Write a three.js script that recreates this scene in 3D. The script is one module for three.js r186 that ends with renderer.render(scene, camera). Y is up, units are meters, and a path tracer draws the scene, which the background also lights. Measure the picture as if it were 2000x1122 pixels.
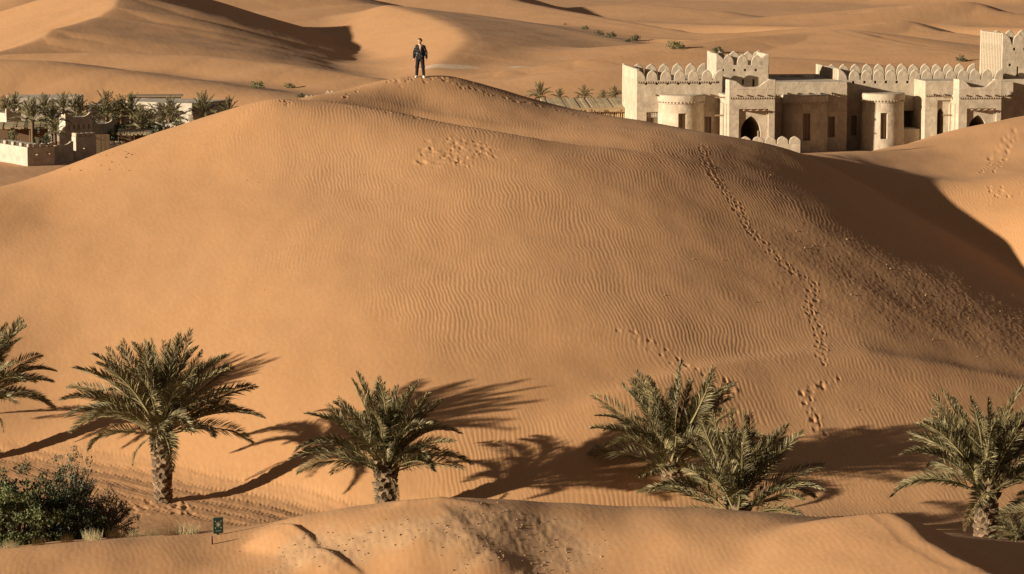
import * as THREE from 'three';
import { mergeGeometries, mergeVertices, toCreasedNormals } from 'three/addons/utils/BufferGeometryUtils.js';
import { RoundedBoxGeometry } from 'three/addons/geometries/RoundedBoxGeometry.js';
import { Brush, Evaluator, SUBTRACTION } from 'three-bvh-csg';
import { MarchingCubes } from 'three/addons/objects/MarchingCubes.js';

// ------------------------------------------------------------------ camera, sky, sun, exposure
const scene = new THREE.Scene();
const EYE = new THREE.Vector3(0, 16, 0), PITCH = 0.1314, FOCAL = 5000;
const camera = new THREE.PerspectiveCamera(2 * Math.atan(561 / FOCAL) * 180 / Math.PI, 2000 / 1122, 1, 20000);
camera.position.copy(EYE);
camera.rotation.set(-PITCH, 0, 0);
camera.updateMatrixWorld();

const SUN_EL = 11.8 * Math.PI / 180, SUN_AZ = 26 * Math.PI / 180;
const toSun = new THREE.Vector3(-Math.cos(SUN_EL) * Math.cos(SUN_AZ), Math.sin(SUN_EL), Math.cos(SUN_EL) * Math.sin(SUN_AZ));
const sun = new THREE.DirectionalLight(new THREE.Color(1.0, 0.865, 0.66), 5);
sun.position.copy(toSun).multiplyScalar(400).add(new THREE.Vector3(0, 0, -150));
sun.target.position.set(0, 0, -150);
sun.castShadow = true;
sun.shadow.mapSize.set(4096, 4096);
Object.assign(sun.shadow.camera, { left: -160, right: 160, top: 120, bottom: -120, near: 1, far: 900 });
sun.shadow.radius = 1.6;
scene.add(sun, sun.target);

{ // late-afternoon desert sky: dusty horizon, overhead tinted warm grey to redden the shade
  const w = 256, h = 128, data = new Float32Array(w * h * 4), K = 0.12;
  for (let j = 0; j < h; j++) for (let i = 0; i < w; i++) {
    const el = (j + 0.5) / h * Math.PI - Math.PI / 2, az = (i + 0.5) / w * 2 * Math.PI - Math.PI;
    const dx = Math.cos(el) * Math.cos(az), dy = Math.sin(el), dz = Math.cos(el) * Math.sin(az);
    const c = Math.max(0, dx * toSun.x + dy * toSun.y + dz * toSun.z);
    const t = Math.pow(Math.min(1, Math.max(0, dy)), 0.5), glow = Math.pow(c, 6) * 0.6;
    const o = (j * w + i) * 4;
    data[o] = K * (0.90 * (1 - t) + 0.39 * t + glow * 1.0);
    data[o + 1] = K * (0.67 * (1 - t) + 0.355 * t + glow * 0.70);
    data[o + 2] = K * (0.48 * (1 - t) + 0.37 * t + glow * 0.40);
    data[o + 3] = 1;
  }
  const sky = new THREE.DataTexture(data, w, h, THREE.RGBAFormat, THREE.FloatType);
  sky.mapping = THREE.EquirectangularReflectionMapping;
  sky.magFilter = sky.minFilter = THREE.LinearFilter;
  sky.needsUpdate = true;
  scene.background = sky; scene.environment = sky;
}
const EXPOSURE = 1.85;

// ------------------------------------------------------------------ helpers
function rng(seed) { let a = seed >>> 0; return () => { a = (a + 0x6D2B79F5) | 0; let t = Math.imul(a ^ (a >>> 15), 1 | a); t = (t + Math.imul(t ^ (t >>> 7), 61 | t)) ^ t; return ((t ^ (t >>> 14)) >>> 0) / 4294967296; }; }
const PERM = new Uint8Array(512), GX = new Float32Array(256), GY = new Float32Array(256);
{ const r = rng(77), p = [...Array(256).keys()]; for (let i = 255; i > 0; i--) { const j = Math.floor(r() * (i + 1)); [p[i], p[j]] = [p[j], p[i]]; } for (let i = 0; i < 512; i++) PERM[i] = p[i & 255]; for (let i = 0; i < 256; i++) { const a = r() * 6.2832; GX[i] = Math.cos(a); GY[i] = Math.sin(a); } }
function noise(x, y) { // gradient noise, about -0.7..0.7
  const X = Math.floor(x), Y = Math.floor(y), fx = x - X, fy = y - Y, a = X & 255, b = Y & 255;
  const u = fx * fx * fx * (fx * (fx * 6 - 15) + 10), v = fy * fy * fy * (fy * (fy * 6 - 15) + 10);
  const h00 = PERM[PERM[a] + b], h10 = PERM[PERM[(a + 1) & 255] + b], h01 = PERM[PERM[a] + ((b + 1) & 255)], h11 = PERM[PERM[(a + 1) & 255] + ((b + 1) & 255)];
  const n00 = GX[h00] * fx + GY[h00] * fy, n10 = GX[h10] * (fx - 1) + GY[h10] * fy, n01 = GX[h01] * fx + GY[h01] * (fy - 1), n11 = GX[h11] * (fx - 1) + GY[h11] * (fy - 1);
  return n00 + u * (n10 - n00) + v * (n01 - n00 + u * (n00 - n10 - n01 + n11));
}
const fbm = (x, y, o = 4) => { let s = 0, a = 0.5; for (let i = 0; i < o; i++) { s += a * noise(x, y); x = x * 2.03 + 17.1; y = y * 2.03 - 9.7; a *= 0.5; } return s; };
const clamp = (x, a = 0, b = 1) => x < a ? a : x > b ? b : x;
const sstep = (a, b, x) => { const t = clamp((x - a) / (b - a)); return t * t * (3 - 2 * t); };
const lerp = (a, b, t) => a + (b - a) * t;
const smax = (a, b, k) => { const h = Math.max(k - Math.abs(a - b), 0) / k; return Math.max(a, b) + h * h * k * 0.25; };
function pw(x, pts) { // piecewise linear
  if (x <= pts[0][0]) return pts[0][1];
  for (let i = 1; i < pts.length; i++) if (x <= pts[i][0]) return lerp(pts[i - 1][1], pts[i][1], (x - pts[i - 1][0]) / (pts[i][0] - pts[i - 1][0]));
  return pts[pts.length - 1][1];
}
// a point of the place, from the direction in which it is seen and its distance
const CP = Math.cos(PITCH), SP = Math.sin(PITCH);
function at(px, py, d) { const xc = (px - 1000) / FOCAL * d, yc = -(py - 561) / FOCAL * d; return new THREE.Vector3(xc, EYE.y + yc * CP - d * SP, -(d * CP + yc * SP)); }
const P = (px, py, d) => { const v = at(px, py, d); return [v.x, -v.z, v.y]; };      // [x, distance ahead, height]

// ------------------------------------------------------------------ terrain
function tps(pts, lam = 0.02) {
  const n = pts.length, N = n + 3, A = [];
  const U = r2 => r2 < 1e-9 ? 0 : 0.5 * r2 * Math.log(r2);
  for (let i = 0; i < n; i++) { const row = new Float64Array(N + 1); for (let j = 0; j < n; j++) row[j] = U((pts[i][0] - pts[j][0]) ** 2 + (pts[i][1] - pts[j][1]) ** 2); row[i] += lam * n; row[n] = 1; row[n + 1] = pts[i][0]; row[n + 2] = pts[i][1]; row[N] = pts[i][2]; A.push(row); }
  for (let k = 0; k < 3; k++) { const row = new Float64Array(N + 1); for (let j = 0; j < n; j++) row[j] = k ? pts[j][k - 1] : 1; A.push(row); }
  for (let c = 0; c < N; c++) { let m = c; for (let r = c + 1; r < N; r++) if (Math.abs(A[r][c]) > Math.abs(A[m][c])) m = r; [A[c], A[m]] = [A[m], A[c]]; for (let r = c + 1; r < N; r++) { const f = A[r][c] / A[c][c]; if (f) for (let k = c; k <= N; k++) A[r][k] -= f * A[c][k]; } }
  const w = new Float64Array(N); for (let c = N - 1; c >= 0; c--) { let s = A[c][N]; for (let k = c + 1; k < N; k++) s -= A[c][k] * w[k]; w[c] = s / A[c][c]; }
  return (x, y) => { let s = w[n] + w[n + 1] * x + w[n + 2] * y; for (let i = 0; i < n; i++) { const a = x - pts[i][0], b = y - pts[i][1]; s += w[i] * U(a * a + b * b); } return s; };
}
function cached(f, x0, x1, y0, y1, st) { // bicubic lookup of a slow smooth function
  const nx = Math.ceil((x1 - x0) / st) + 4, ny = Math.ceil((y1 - y0) / st) + 4, g = new Float32Array(nx * ny);
  for (let j = 0; j < ny; j++) for (let i = 0; i < nx; i++) g[j * nx + i] = f(x0 + (i - 1) * st, y0 + (j - 1) * st);
  const cr = (a, b, c, d, t) => b + 0.5 * t * (c - a + t * (2 * a - 5 * b + 4 * c - d + t * (3 * (b - c) + d - a)));
  return (x, y) => {
    const fx = clamp((x - x0) / st, 0, nx - 3.001) , fy = clamp((y - y0) / st, 0, ny - 3.001), i = Math.floor(fx), j = Math.floor(fy), u = fx - i, v = fy - j; let o = j * nx + i;
    const r = []; for (let k = 0; k < 4; k++, o += nx) r.push(cr(g[o], g[o + 1], g[o + 2], g[o + 3], u));
    return cr(r[0], r[1], r[2], r[3], v);
  };
}
// --- the great dune
const mainPts = [
  // crest under the person and its right shoulder
  [620, 186, 114], [700, 172, 116], [760, 156, 118], [820, 148, 119], [870, 147, 119.5], [940, 166, 119], [1000, 184, 118.5], [1100, 213, 117.5], [1235, 234, 116], [1400, 263, 114.5], [1560, 299, 113.5],
  [1640, 335, 113], [1720, 380, 112],
  // face below the person
  [700, 195, 113], [820, 195, 115.3], [960, 215, 114], [1100, 240, 113], [820, 224, 112.2], [960, 250, 110.6],
  // the near crest and its nose
  [540, 196, 108.5], [595, 197, 109], [700, 207, 108.5], [800, 222, 107.8], [900, 245, 106.8], [1000, 262, 105.8], [1100, 268, 107.5],
  [470, 222, 107.5], [400, 247, 107], [300, 275, 106.5], [200, 305, 106], [100, 348, 105], [0, 377, 103.5], [-150, 410, 101],
  // front face, column by column
  [-100, 860, 82], [-100, 700, 87.5], [-100, 520, 95.5],
  [100, 885, 80.8], [100, 800, 83.8], [100, 700, 87.3], [100, 600, 91.5], [100, 500, 96], [100, 420, 100.5],
  [400, 940, 77.0], [400, 860, 79.3], [400, 760, 82.7], [400, 650, 87], [400, 540, 92], [400, 430, 97.3], [400, 330, 103],
  [700, 975, 73.79], [700, 900, 75.64], [700, 800, 78.64], [700, 700, 82.4], [700, 600, 86.6], [700, 500, 91.6], [700, 400, 97.1], [700, 300, 103.1],
  [1000, 985, 72.8125], [1000, 900, 75], [1000, 800, 77.95], [1000, 700, 81.7], [1000, 600, 85.9], [1000, 500, 90.7], [1000, 400, 96.1], [1000, 320, 101],
  [1300, 985, 72.8025], [1300, 900, 75.16], [1300, 800, 78.31], [1300, 700, 82.3], [1300, 600, 86.7], [1300, 500, 91.7], [1300, 400, 97.7], [1300, 320, 103.4], [1300, 265, 109.9],
  [1500, 985, 72.9925], [1500, 900, 75.62], [1500, 800, 79.27], [1500, 700, 83.5], [1500, 600, 88.3], [1500, 500, 93.8], [1500, 400, 100.3], [1500, 330, 107.3],
  [1700, 1000, 72.8], [1700, 900, 76], [1700, 800, 80], [1700, 700, 84.8], [1700, 600, 90.2], [1700, 500, 97], [1700, 430, 103],
  [1900, 1000, 72.82], [1900, 900, 76.52], [1900, 800, 81.22], [1900, 700, 86.8], [1900, 600, 93.8], [1900, 520, 100.8],
  [2100, 900, 77.46], [2100, 800, 82.91], [2100, 700, 89.9], [2100, 620, 96.9],
].map(a => P(...a)).concat([
  [30, 85, 0.2], [34, 95, -0.4], [30, 106, 0.2], [24, 112, 1.6], [20, 116, 3.0], [19, 126, 1.6], [26, 122, 0], [36, 120, -2],
  [15.5, 120, 4.8], [12, 124, 5.2], [7, 126, 6.0], [2, 128, 6.4], [-4, 127, 7.2], [-10, 124, 6.2], [-16, 118, 5.2], [-22, 114, 4.2], [-30, 108, 3.0],
  [14, 136, 0.5], [4, 140, 1.0], [-6, 140, 1.0], [-16, 134, 0.5], [-28, 124, -0.5], [-40, 112, -1], [-40, 90, 0], [-40, 75, -0.3],
  [-20, 160, -5], [10, 160, -5], [30, 140, -4], [-45, 130, -5],
  [-10, 73, -0.9], [-14, 76.5, -0.8], [-7, 71.5, -0.9], [-18, 79, -0.7], [-4.5, 70.5, -0.8], [-24, 80.5, -0.6], [-12, 74.5, -0.9],
  [-20, 72, -1.2], [-10, 68, -1.6], [0, 66, -1], [10, 66, -1], [20, 68, -0.6], [30, 74, -0.3],
]);
const mainDune = cached(tps(mainPts, 0.0012), -46, 40, 60, 165, 0.75);
// --- everything else that is broad and gentle within 300 m: foreground dune, palm flat, valley by the fort, village hollow
const basePts = [
  // foreground crest
  [-100, 1102, 61], [0, 1092, 61], [100, 1082, 61], [300, 1077, 61], [440, 1077, 61], [540, 1062, 61], [620, 1011, 61.5], [700, 1000, 61.5], [800, 986, 61.5], [860, 981, 61.5], [1000, 988, 61.5], [1150, 999, 62],
  [1250, 993, 62.5], [1400, 995, 63], [1550, 1006, 63], [1650, 1019, 62.5], [2000, 1085, 60], [2200, 1100, 60],
  // foreground face
  [-100, 1122, 60], [100, 1122, 59.7], [400, 1122, 59.1], [600, 1080, 59.4], [700, 1122, 58.2], [860, 1060, 58.8], [900, 1122, 57.5], [1100, 1060, 59.8], [1120, 1122, 58.2], [1300, 1060, 59.4], [1350, 1122, 57.3], [1600, 1122, 56.6], [1700, 1080, 58], [2000, 1122, 57.8],
].map(a => P(...a)).concat([
  // down to the palm flat
  [-14, 66, 0.35], [-8, 67.5, 0.3], [-3, 67.5, 0.4], [3, 67.8, 0.5], [8, 68, 0.5], [13, 67.5, 0.3], [20, 68, 0.2], [-20, 66, 0.2],
  [-14, 74, 0], [-8, 74, 0], [0, 74, 0], [8, 74, 0.1], [14, 74, 0.1], [20, 74, 0], [-30, 74, -0.2], [30, 76, -0.2],
  [-30, 90, -0.8], [-20, 86, 0], [-10, 88, 0], [0, 95, 0], [10, 95, 0], [18, 95, -0.6], [35, 92, -0.5],
  // trough in front, then the dune the photographer stands on
  [-10, 50, 1.6], [0, 50, 1.5], [10, 50, 1.5], [-20, 55, 1], [20, 55, 1.2], [0, 42, 3], [-12, 40, 3], [12, 40, 3], [0, 30, 5.8], [0, 15, 10], [0, 0, 14.3], [-20, 15, 8], [20, 15, 8], [-40, 0, 6], [40, 0, 6], [0, -30, 10], [-50, 40, 0], [50, 40, 0],
  // lee of the great dune
  [0, 125, -1], [-30, 130, -3], [-30, 180, -6], [0, 180, -5], [-60, 130, -4], [-70, 200, -8],
]).concat([
  // lit slope to the right, in front of the fort
  [2000, 228, 142], [2100, 215, 142], [1930, 241, 141], [1860, 255, 140], [1800, 274, 138], [1750, 287, 134], [1650, 296, 128], [1590, 299, 122],
  [2000, 290, 126], [1900, 300, 128], [1800, 316, 125], [1700, 323, 121.5], [1620, 314, 118], [2000, 345, 115], [1900, 348, 118], [1800, 348, 117],
  [2000, 400, 110.3], [1950, 410, 110.5], [2000, 465, 106.3], [2100, 400, 107], [2100, 480, 102.5], [2200, 300, 122],
].map(a => P(...a))).concat([
  [12, 140, 1.5], [14, 155, -0.5], [20, 160, 1.5], [26, 170, 1.5], [34, 175, 2], [22, 190, -2.5], [30, 205, -2.5], [20, 215, -3], [45, 100, 2.5], [17, 103, 1.5], [24, 92, 0.3], [50, 150, 6], [60, 180, 3], [70, 220, 0], [45, 215, -2],
  [10, 250, -4.2], [32, 256, -3.8], [60, 250, -3.5], [20, 285, -5], [50, 290, -5],
  [-54, 300, -8.5], [-70, 270, -8.3], [-35, 290, -8.6], [-20, 280, -8], [0, 290, -7.5], [-54, 330, -9], [0, 330, -8.5], [40, 330, -7.5], [90, 320, -7], [-100, 320, -9], [-60, 240, -8.6],
]);
const baseNear = cached(tps(basePts, 0.0006), -110, 110, -40, 345, 1.5);
// --- far dunes: crest lines with a gentle and a steep side
function ridge(pts, left, right, round, curve = 0) { const q = pts.map(a => P(...a)); let x0 = 1e9, x1 = -1e9, y0 = 1e9, y1 = -1e9; for (const a of q) { x0 = Math.min(x0, a[0]); x1 = Math.max(x1, a[0]); y0 = Math.min(y0, a[1]); y1 = Math.max(y1, a[1]); } return { q, left, right, round, curve, box: [x0, x1, y0, y1] }; }
function ridgeH(R, x, y) {
  let best = -1e18;
  const q = R.q;
  for (let i = 0; i + 1 < q.length; i++) {
    const ax = q[i][0], ay = q[i][1], dx = q[i + 1][0] - ax, dy = q[i + 1][1] - ay, L2 = dx * dx + dy * dy;
    const t = clamp(((x - ax) * dx + (y - ay) * dy) / L2), ex = x - ax - t * dx, ey = y - ay - t * dy, e2 = ex * ex + ey * ey, dd = Math.sqrt(e2);
    const sn = dd > 1e-6 ? (dx * ey - dy * ex) / (Math.sqrt(L2) * dd) : 0, w = 0.5 + 0.5 * clamp(sn * Math.min(1, dd / (R.round + 0.3)), -1, 1);
    const h = q[i][2] + t * (q[i + 1][2] - q[i][2]) - lerp(R.right, R.left, w) * (Math.sqrt(e2 + R.round * R.round) - R.round) - R.curve * e2;
    if (h > best) best = h;
  }
  return best;
}
// left = the side on the left hand when walking along the points (points run left to right: left = far side)
const farRidges = [
  ridge([[-120, 112, 475], [60, 105, 470], [200, 103, 466], [400, 109, 456], [560, 127, 442], [700, 150, 428], [820, 172, 415]], 0.26, 0.15, 6),
  ridge([[-120, 112, 424], [60, 119, 418], [200, 137, 410], [350, 158, 401], [480, 178, 390], [600, 196, 378]], 0.18, 0.26, 9),
  ridge([[850, 134, 492], [895, 100, 520], [918, 78, 545], [900, 56, 580], [840, 30, 640], [760, 10, 700]], 0.30, 0.13, 2.5),
  ridge([[600, -20, 760], [700, 8, 740], [800, 20, 720], [950, 42, 680], [1080, 62, 640], [1200, 84, 600], [1300, 110, 560]], 0.2, 0.07, 10),
  ridge([[860, -50, 950], [1000, 2, 850], [1100, 22, 800], [1200, 40, 740], [1330, 62, 690], [1450, 76, 650], [1600, 90, 600]], 0.3, 0.08, 5),
  ridge([[1000, 40, 980], [1100, 15, 980], [1250, 8, 960], [1400, 22, 900], [1530, 52, 820], [1640, 70, 760]], 0.25, 0.07, 8),
  ridge([[850, 158, 470], [1000, 138, 478], [1150, 116, 485], [1330, 90, 500], [1450, 72, 520], [1560, 66, 530], [1655, 58, 535], [1700, 72, 515], [1780, 86, 490], [1900, 102, 460], [2060, 122, 440]], 0.4, 0.075, 3),
  ridge([[1560, 80, 690], [1640, 62, 680], [1700, 53, 670], [1768, 40, 660], [1820, 60, 640], [1900, 70, 620], [2060, 84, 600]], 0.35, 0.08, 3),
  ridge([[1700, 50, 870], [1780, 36, 860], [1850, 16, 850], [1890, 2, 840], [1940, 20, 820], [2060, 34, 800]], 0.35, 0.08, 3),
  ridge([[1200, 20, 1280], [1300, 0, 1250], [1480, -20, 1200], [1700, -5, 1150], [1900, -30, 1150], [2200, -20, 1100]], 0.3, 0.15, 8),
  ridge([[-200, 30, 760], [-60, 15, 780], [60, -10, 800], [150, -20, 820]], 0.25, 0.14, 6),
  ridge([[380, -25, 860], [440, -2, 820], [520, 12, 790], [600, 10, 760]], 0.3, 0.18, 4),
  ridge([[450, -40, 1100], [620, -25, 1050], [800, -40, 1000]], 0.3, 0.18, 8),
  ridge([[1250, 128, 420], [1400, 118, 425], [1500, 112, 428], [1600, 118, 420], [1750, 135, 400]], 0.2, 0.08, 10),
];
// the great far dune on the left: a sharp S-shaped crest, a long flank to the right that rolls over into its own shade
const farDune = ridge([[-160, 112, 470], [0, 98, 490], [60, 82, 505], [92, 68, 512], [106, 54, 522], [150, 43, 540], [198, 27, 560], [226, 8, 575], [236, -20, 600], [250, -60, 640]], 0.32, 0.095, 1.0);
const farRoll = [[260, -40, 620], [330, -6, 592], [430, 34, 562], [540, 76, 532], [640, 104, 505], [760, 128, 488]].map(a => P(...a));
function farDuneH(x, y) {
  let h = ridgeH(farDune, x, y), best = 1e18, s = 0;
  for (let i = 0; i + 1 < farRoll.length; i++) { const a = farRoll[i], b = farRoll[i + 1], dx = b[0] - a[0], dy = b[1] - a[1], L = Math.hypot(dx, dy), t = clamp(((x - a[0]) * dx + (y - a[1]) * dy) / (L * L), i ? 0 : -9, i + 2 < farRoll.length ? 1 : 9), ex = x - a[0] - t * dx, ey = y - a[1] - t * dy, e2 = ex * ex + ey * ey; if (e2 < best) { best = e2; s = (dx * ey - dy * ex) / L; } }
  return h - 0.22 * 0.5 * (s + Math.sqrt(s * s + 260));
}
function farBase(x, y) {
  const t = sstep(320, 1400, y);
  return -9 + 3.2 * fbm(x / 190 + 3.3, y / 260, 3) * sstep(330, 520, y) + t * 2 + sstep(1300, 3500, y) * 22 * (0.6 + fbm(x / 500, y / 500, 3));
}
function height0(x, y) { // x across, y = metres ahead of the camera; the broad shape
  let h;
  if (y < 340 && Math.abs(x) < 108 && y > -38) {
    h = baseNear(x, y);
    const ex = sstep(80, 106, Math.abs(x)); if (ex > 0) h = lerp(h, y > 250 ? -9 : -2, ex);
    const ey = sstep(315, 338, y); if (ey > 0) h = lerp(h, farBase(x, y), ey);
    if (y < -10) h = lerp(h, 6, sstep(-10, -36, y));
  } else h = y > 250 ? farBase(x, y) : y > -38 ? lerp(-2, -9, sstep(150, 250, y)) : 6 + 6 * fbm(x / 150, y / 150, 3);
  if (y > 62 && y < 164 && x > -45 && x < 39) {
    let m = mainDune(x, y);
    // hollow in the lee of the near crest
    const c = nearCrest(x, y); m -= c;
    if (LOBE && x > LOBE[0][0] && x < 24 && y > 72 && y < 92) { const e = y - pw(x, LOBE), w = e < 0 ? e / 3.6 : e / 1.1; m += 0.2 * Math.exp(-w * w) * sstep(LOBE[0][0], LOBE[0][0] + 4, x); }
    h = smax(h, m, 0.4);
  }
  if (y > 44 && y < 76 && x > -9 && x < 30) for (let i = x > 3 ? 0 : 1; i < foreRidges.length; i++) h = smax(h, ridgeH(foreRidges[i], x, y), i ? 0.05 : 0.12);
  if (y > 345 && y < 900 && x > -40) { const u = (x + 0.35 * y + 16 * noise(x / 70 + 4, y / 90)) / 78, ph = u - Math.floor(u), w = ph < 0.3 ? sstep(0, 0.3, ph) : 1 - (ph - 0.3) / 0.7; h += (w - 0.5) * 5.4 * sstep(345, 400, y) * (1 - sstep(700, 880, y)) * sstep(-40, 10, x) * clamp(0.75 + noise(x / 160, y / 160 + 9), 0.3, 1.1); }
  if (y > 325) { const f = sstep(325, 350, y); if (x < 60 && y > 380 && y < 800) h = smax(h, farDuneH(x, y), 1.2); for (const R of farRidges) { const b = R.box; if (x < b[0] - 240 || x > b[1] + 240 || y < b[2] - 240 || y > b[3] + 240) continue; h = smax(h, lerp(-40, ridgeH(R, x, y), f), 1.6); } }
  return h;
}
let LOBE = null;
const crestLine = [[560, 190, 110], [595, 197, 109], [700, 207, 108.5], [800, 222, 107.8], [900, 245, 106.8], [1000, 262, 105.8], [1080, 272, 105.5], [1280, 290, 104.6]].map(a => P(...a));
function nearCrest(x, y) {
  if (x < crestLine[0][0] - 1 || x > crestLine[crestLine.length - 1][0] || y < 100 || y > 120) return 0;
  const yc = pw(x, crestLine.map(a => [a[0], a[1]])), e = y - yc; if (e <= 0) return 0;
  const dep = pw(x, [[crestLine[0][0] - 1, 0], [crestLine[1][0], 0.2], [crestLine[2][0], 0.5], [crestLine[3][0], 0.8], [crestLine[5][0], 0.5], [crestLine[6][0], 0.25], [crestLine[7][0], 0]]);
  return dep * (e < 1.4 ? 1 - (1 - e / 1.4) ** 2 : 1 - sstep(0, 1, (e - 1.4) / 4.4));
}
const SMALL = [];
const foreRidges = [
  ridge([[1480, 1062, 59.2], [1560, 1040, 59.2], [1650, 1021, 59.3], [1740, 1005, 59], [1768, 1022, 58], [1800, 1056, 56.4], [1850, 1085, 55], [1930, 1122, 53.2], [2000, 1150, 52]], 0.55, 0.10, 0.2, 0.03),
];
// --- where a line of sight meets the ground
function hit(px, py, dmin = 45, dmax = 1300) {
  let d = dmin, pd = d;
  for (; d < dmax; d += 0.25 + d * 0.0012) { const p = P(px, py, d); if (height0(p[0], p[1]) > p[2]) { let a = pd, b = d; for (let k = 0; k < 14; k++) { const m = (a + b) / 2, q = P(px, py, m); if (height0(q[0], q[1]) > q[2]) b = m; else a = m; } const q = P(px, py, b); return [q[0], q[1], height0(q[0], q[1])]; } pd = d; }
  const q = P(px, py, dmax); return [q[0], q[1], height0(q[0], q[1])];
}
const rippleEdge = [[60, -30], [71, -4], [74, -2.6], [76, -1.8], [80, -0.8], [84, -2.5], [91, -7.3], [105, -11.5], [125, -13]];
function detail(x, y, h, out) { // small relief and sand tint
  let r = 0, rough = 0;
  const near = y > 48 && y < 140 ? 1 - sstep(118, 140, y) : 0;
  if (near > 0) {
    const n1 = noise(x * 0.23 + 5, y * 0.17), n2 = noise(x * 0.9, y * 0.6 + 30);
    // wind ripples
    let m = y > 70 ? sstep(-1.6, 3.2, x - pw(y, rippleEdge) + n1 * 5) : 0.2;
    if (y > 70 && x < -3 && y < 84) m = Math.max(m, 0.3 * (1 - sstep(0.25, 0.7, h)));
    const clod = y > 78 ? sstep(0.15, 0.75, 1.15 - Math.hypot((x - 15.5) / 10.5, (y - 92) / 9.5) + n1 * 0.5 + n2 * 0.15) : 0;
    m *= 1 - 0.92 * clod; m *= clamp(0.8 + n1 * 1.1 + n2 * 0.5, 0.15, 1.2);
    const far = 1 - sstep(108, 128, y);
    const wx = x + 0.45 * noise(x * 0.33 + 9, y * 0.28) + 0.10 * noise(x * 1.3, y * 1.0 + 4) + 0.035 * noise(x * 2.6, y * 3.2), lam = 0.21 + 0.02 * n1;
    const ph = 6.2832 * (wx + 0.16 * (y - 90) * (y < 82 ? 1 : 0.5)) / 0.14 + 1.9 * noise(x * 1.7 + 50, y * 1.1) + 0.9 * noise(x * 3.9, y * 2.4);
    r += m * far * 0.0031 * (Math.sin(ph) + 0.28 * Math.sin(2 * ph + 0.8));
    // loose clods on the right flank
    if (clod > 0) { const c = noise(x * 5.5, y * 5.0), c2 = noise(x * 11 + 3, y * 10); r += clod * (0.008 * c + 0.03 * Math.pow(Math.max(0, c2 + 0.05), 2) * 0.8 + 0.02 * Math.pow(Math.max(0, noise(x * 3.1, y * 3.3) - 0.22), 1.5)); }
    // broad undulation
    r += 0.10 * noise(x * 0.21, y * 0.19 + 8) * sstep(74, 84, y) + 0.03 * n2 * 0.6;
    r += 0.004 * noise(x * 7, y * 7);
    // wheel tracks on the flat by the palms
    if (x < 1 && y < 90 && y > 66) {
      const flat = (1 - sstep(0.12, 0.6, h)) * sstep(66.5, 69, y);
      if (flat > 0) {
        const s = (y - 82) + (x + 16) * 0.80 + 0.7 * noise(x * 0.22, y * 0.22), u = x * 0.78 - y * 0.62;
        for (const [c, w, dp] of TRACKS) { const e = Math.abs(s - c) / w; if (e < 2) r += 0.42 * flat * dp * clamp(0.75 + 0.9 * noise(x * 0.8 + c * 7, y * 0.8), 0.2, 1.2) * (-(1 - sstep(0.5, 1, e)) + 0.7 * Math.exp(-((e - 1.3) ** 2) * 14)) + (e < 1 ? flat * 0.012 * Math.sin(u * 38 + (s - c) * 14) * (1 - e) : 0); }
        r += flat * 0.012 * noise(x * 3, y * 3);
      }
    }
    // gravel on the foreground mound
    if (y < 66) { const g = gravelMask(x, y); rough = g; r += g * (0.009 * noise(x * 8, y * 8) + 0.012 * noise(x * 3.4, y * 3.4) + 0.02 * Math.pow(Math.max(0, noise(x * 6 + 7, y * 6)), 2)); r += 0.03 * n2 * 0.5; }
  } else if (y >= 140 && y < 1500) {
    r += 0.12 * noise(x * 0.12, y * 0.12) + 0.02 * noise(x * 1.1, y * 1.1);
    if (y > 330) r += 0.2 * noise(x * 0.045, y * 0.04) + 0.035 * noise(x * 0.22 + y * 0.05, y * 0.12);
  }
  out[0] = r; out[1] = rough; return out;
}
const TRACKS = [[-2.2, 0.16, 0.03], [-1.5, 0.25, 0.03], [-0.6, 0.16, 0.035], [0.3, 0.3, 0.04], [1.1, 0.2, 0.03], [1.9, 0.22, 0.04], [2.5, 0.15, 0.025], [-3.1, 0.3, 0.04], [-4.0, 0.2, 0.03], [-5, 0.3, 0.03]];
const GRAVEL = [[1000, 1030, 1.9, 2.2], [960, 1000, 2.0, 1.4], [1080, 1060, 1.2, 1.8], [1010, 1090, 1.0, 1.6], [600, 1050, 0.9, 1.2], [640, 1080, 0.8, 1.2], [690, 1110, 1.0, 1.0], [760, 1000, 1.2, 0.8], [620, 1014, 0.6, 0.6], [840, 985, 1.2, 0.6]].map(([a, b, c, d]) => { const p = P(a, b, 59.5); return [p[0], p[1], c, d]; });
function gravelMask(x, y) { let m = 0; for (const g of GRAVEL) { const e = Math.hypot((x - g[0]) / g[2], (y - g[1]) / g[3]); m = Math.max(m, 1 - sstep(0.5, 1.25, e + noise(x * 1.4, y * 1.4) * 0.5)); } return m; }

const SALT = [[850, 129, 4.5, 3.5], [895, 130, 4, 3], [1010, 131, 2.6, 2]].map(([a, b, c, d]) => { const p = hit(a, b, 330); return [p[0], p[1], c, d]; });
LOBE = [[1000, 868], [1100, 828], [1200, 790], [1300, 758], [1400, 733], [1500, 716], [1600, 706], [1700, 708], [1800, 722], [1900, 740], [2000, 758], [2100, 770]].map(([a, b]) => hit(a, b)).map(h => [h[0], h[1]]);
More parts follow.
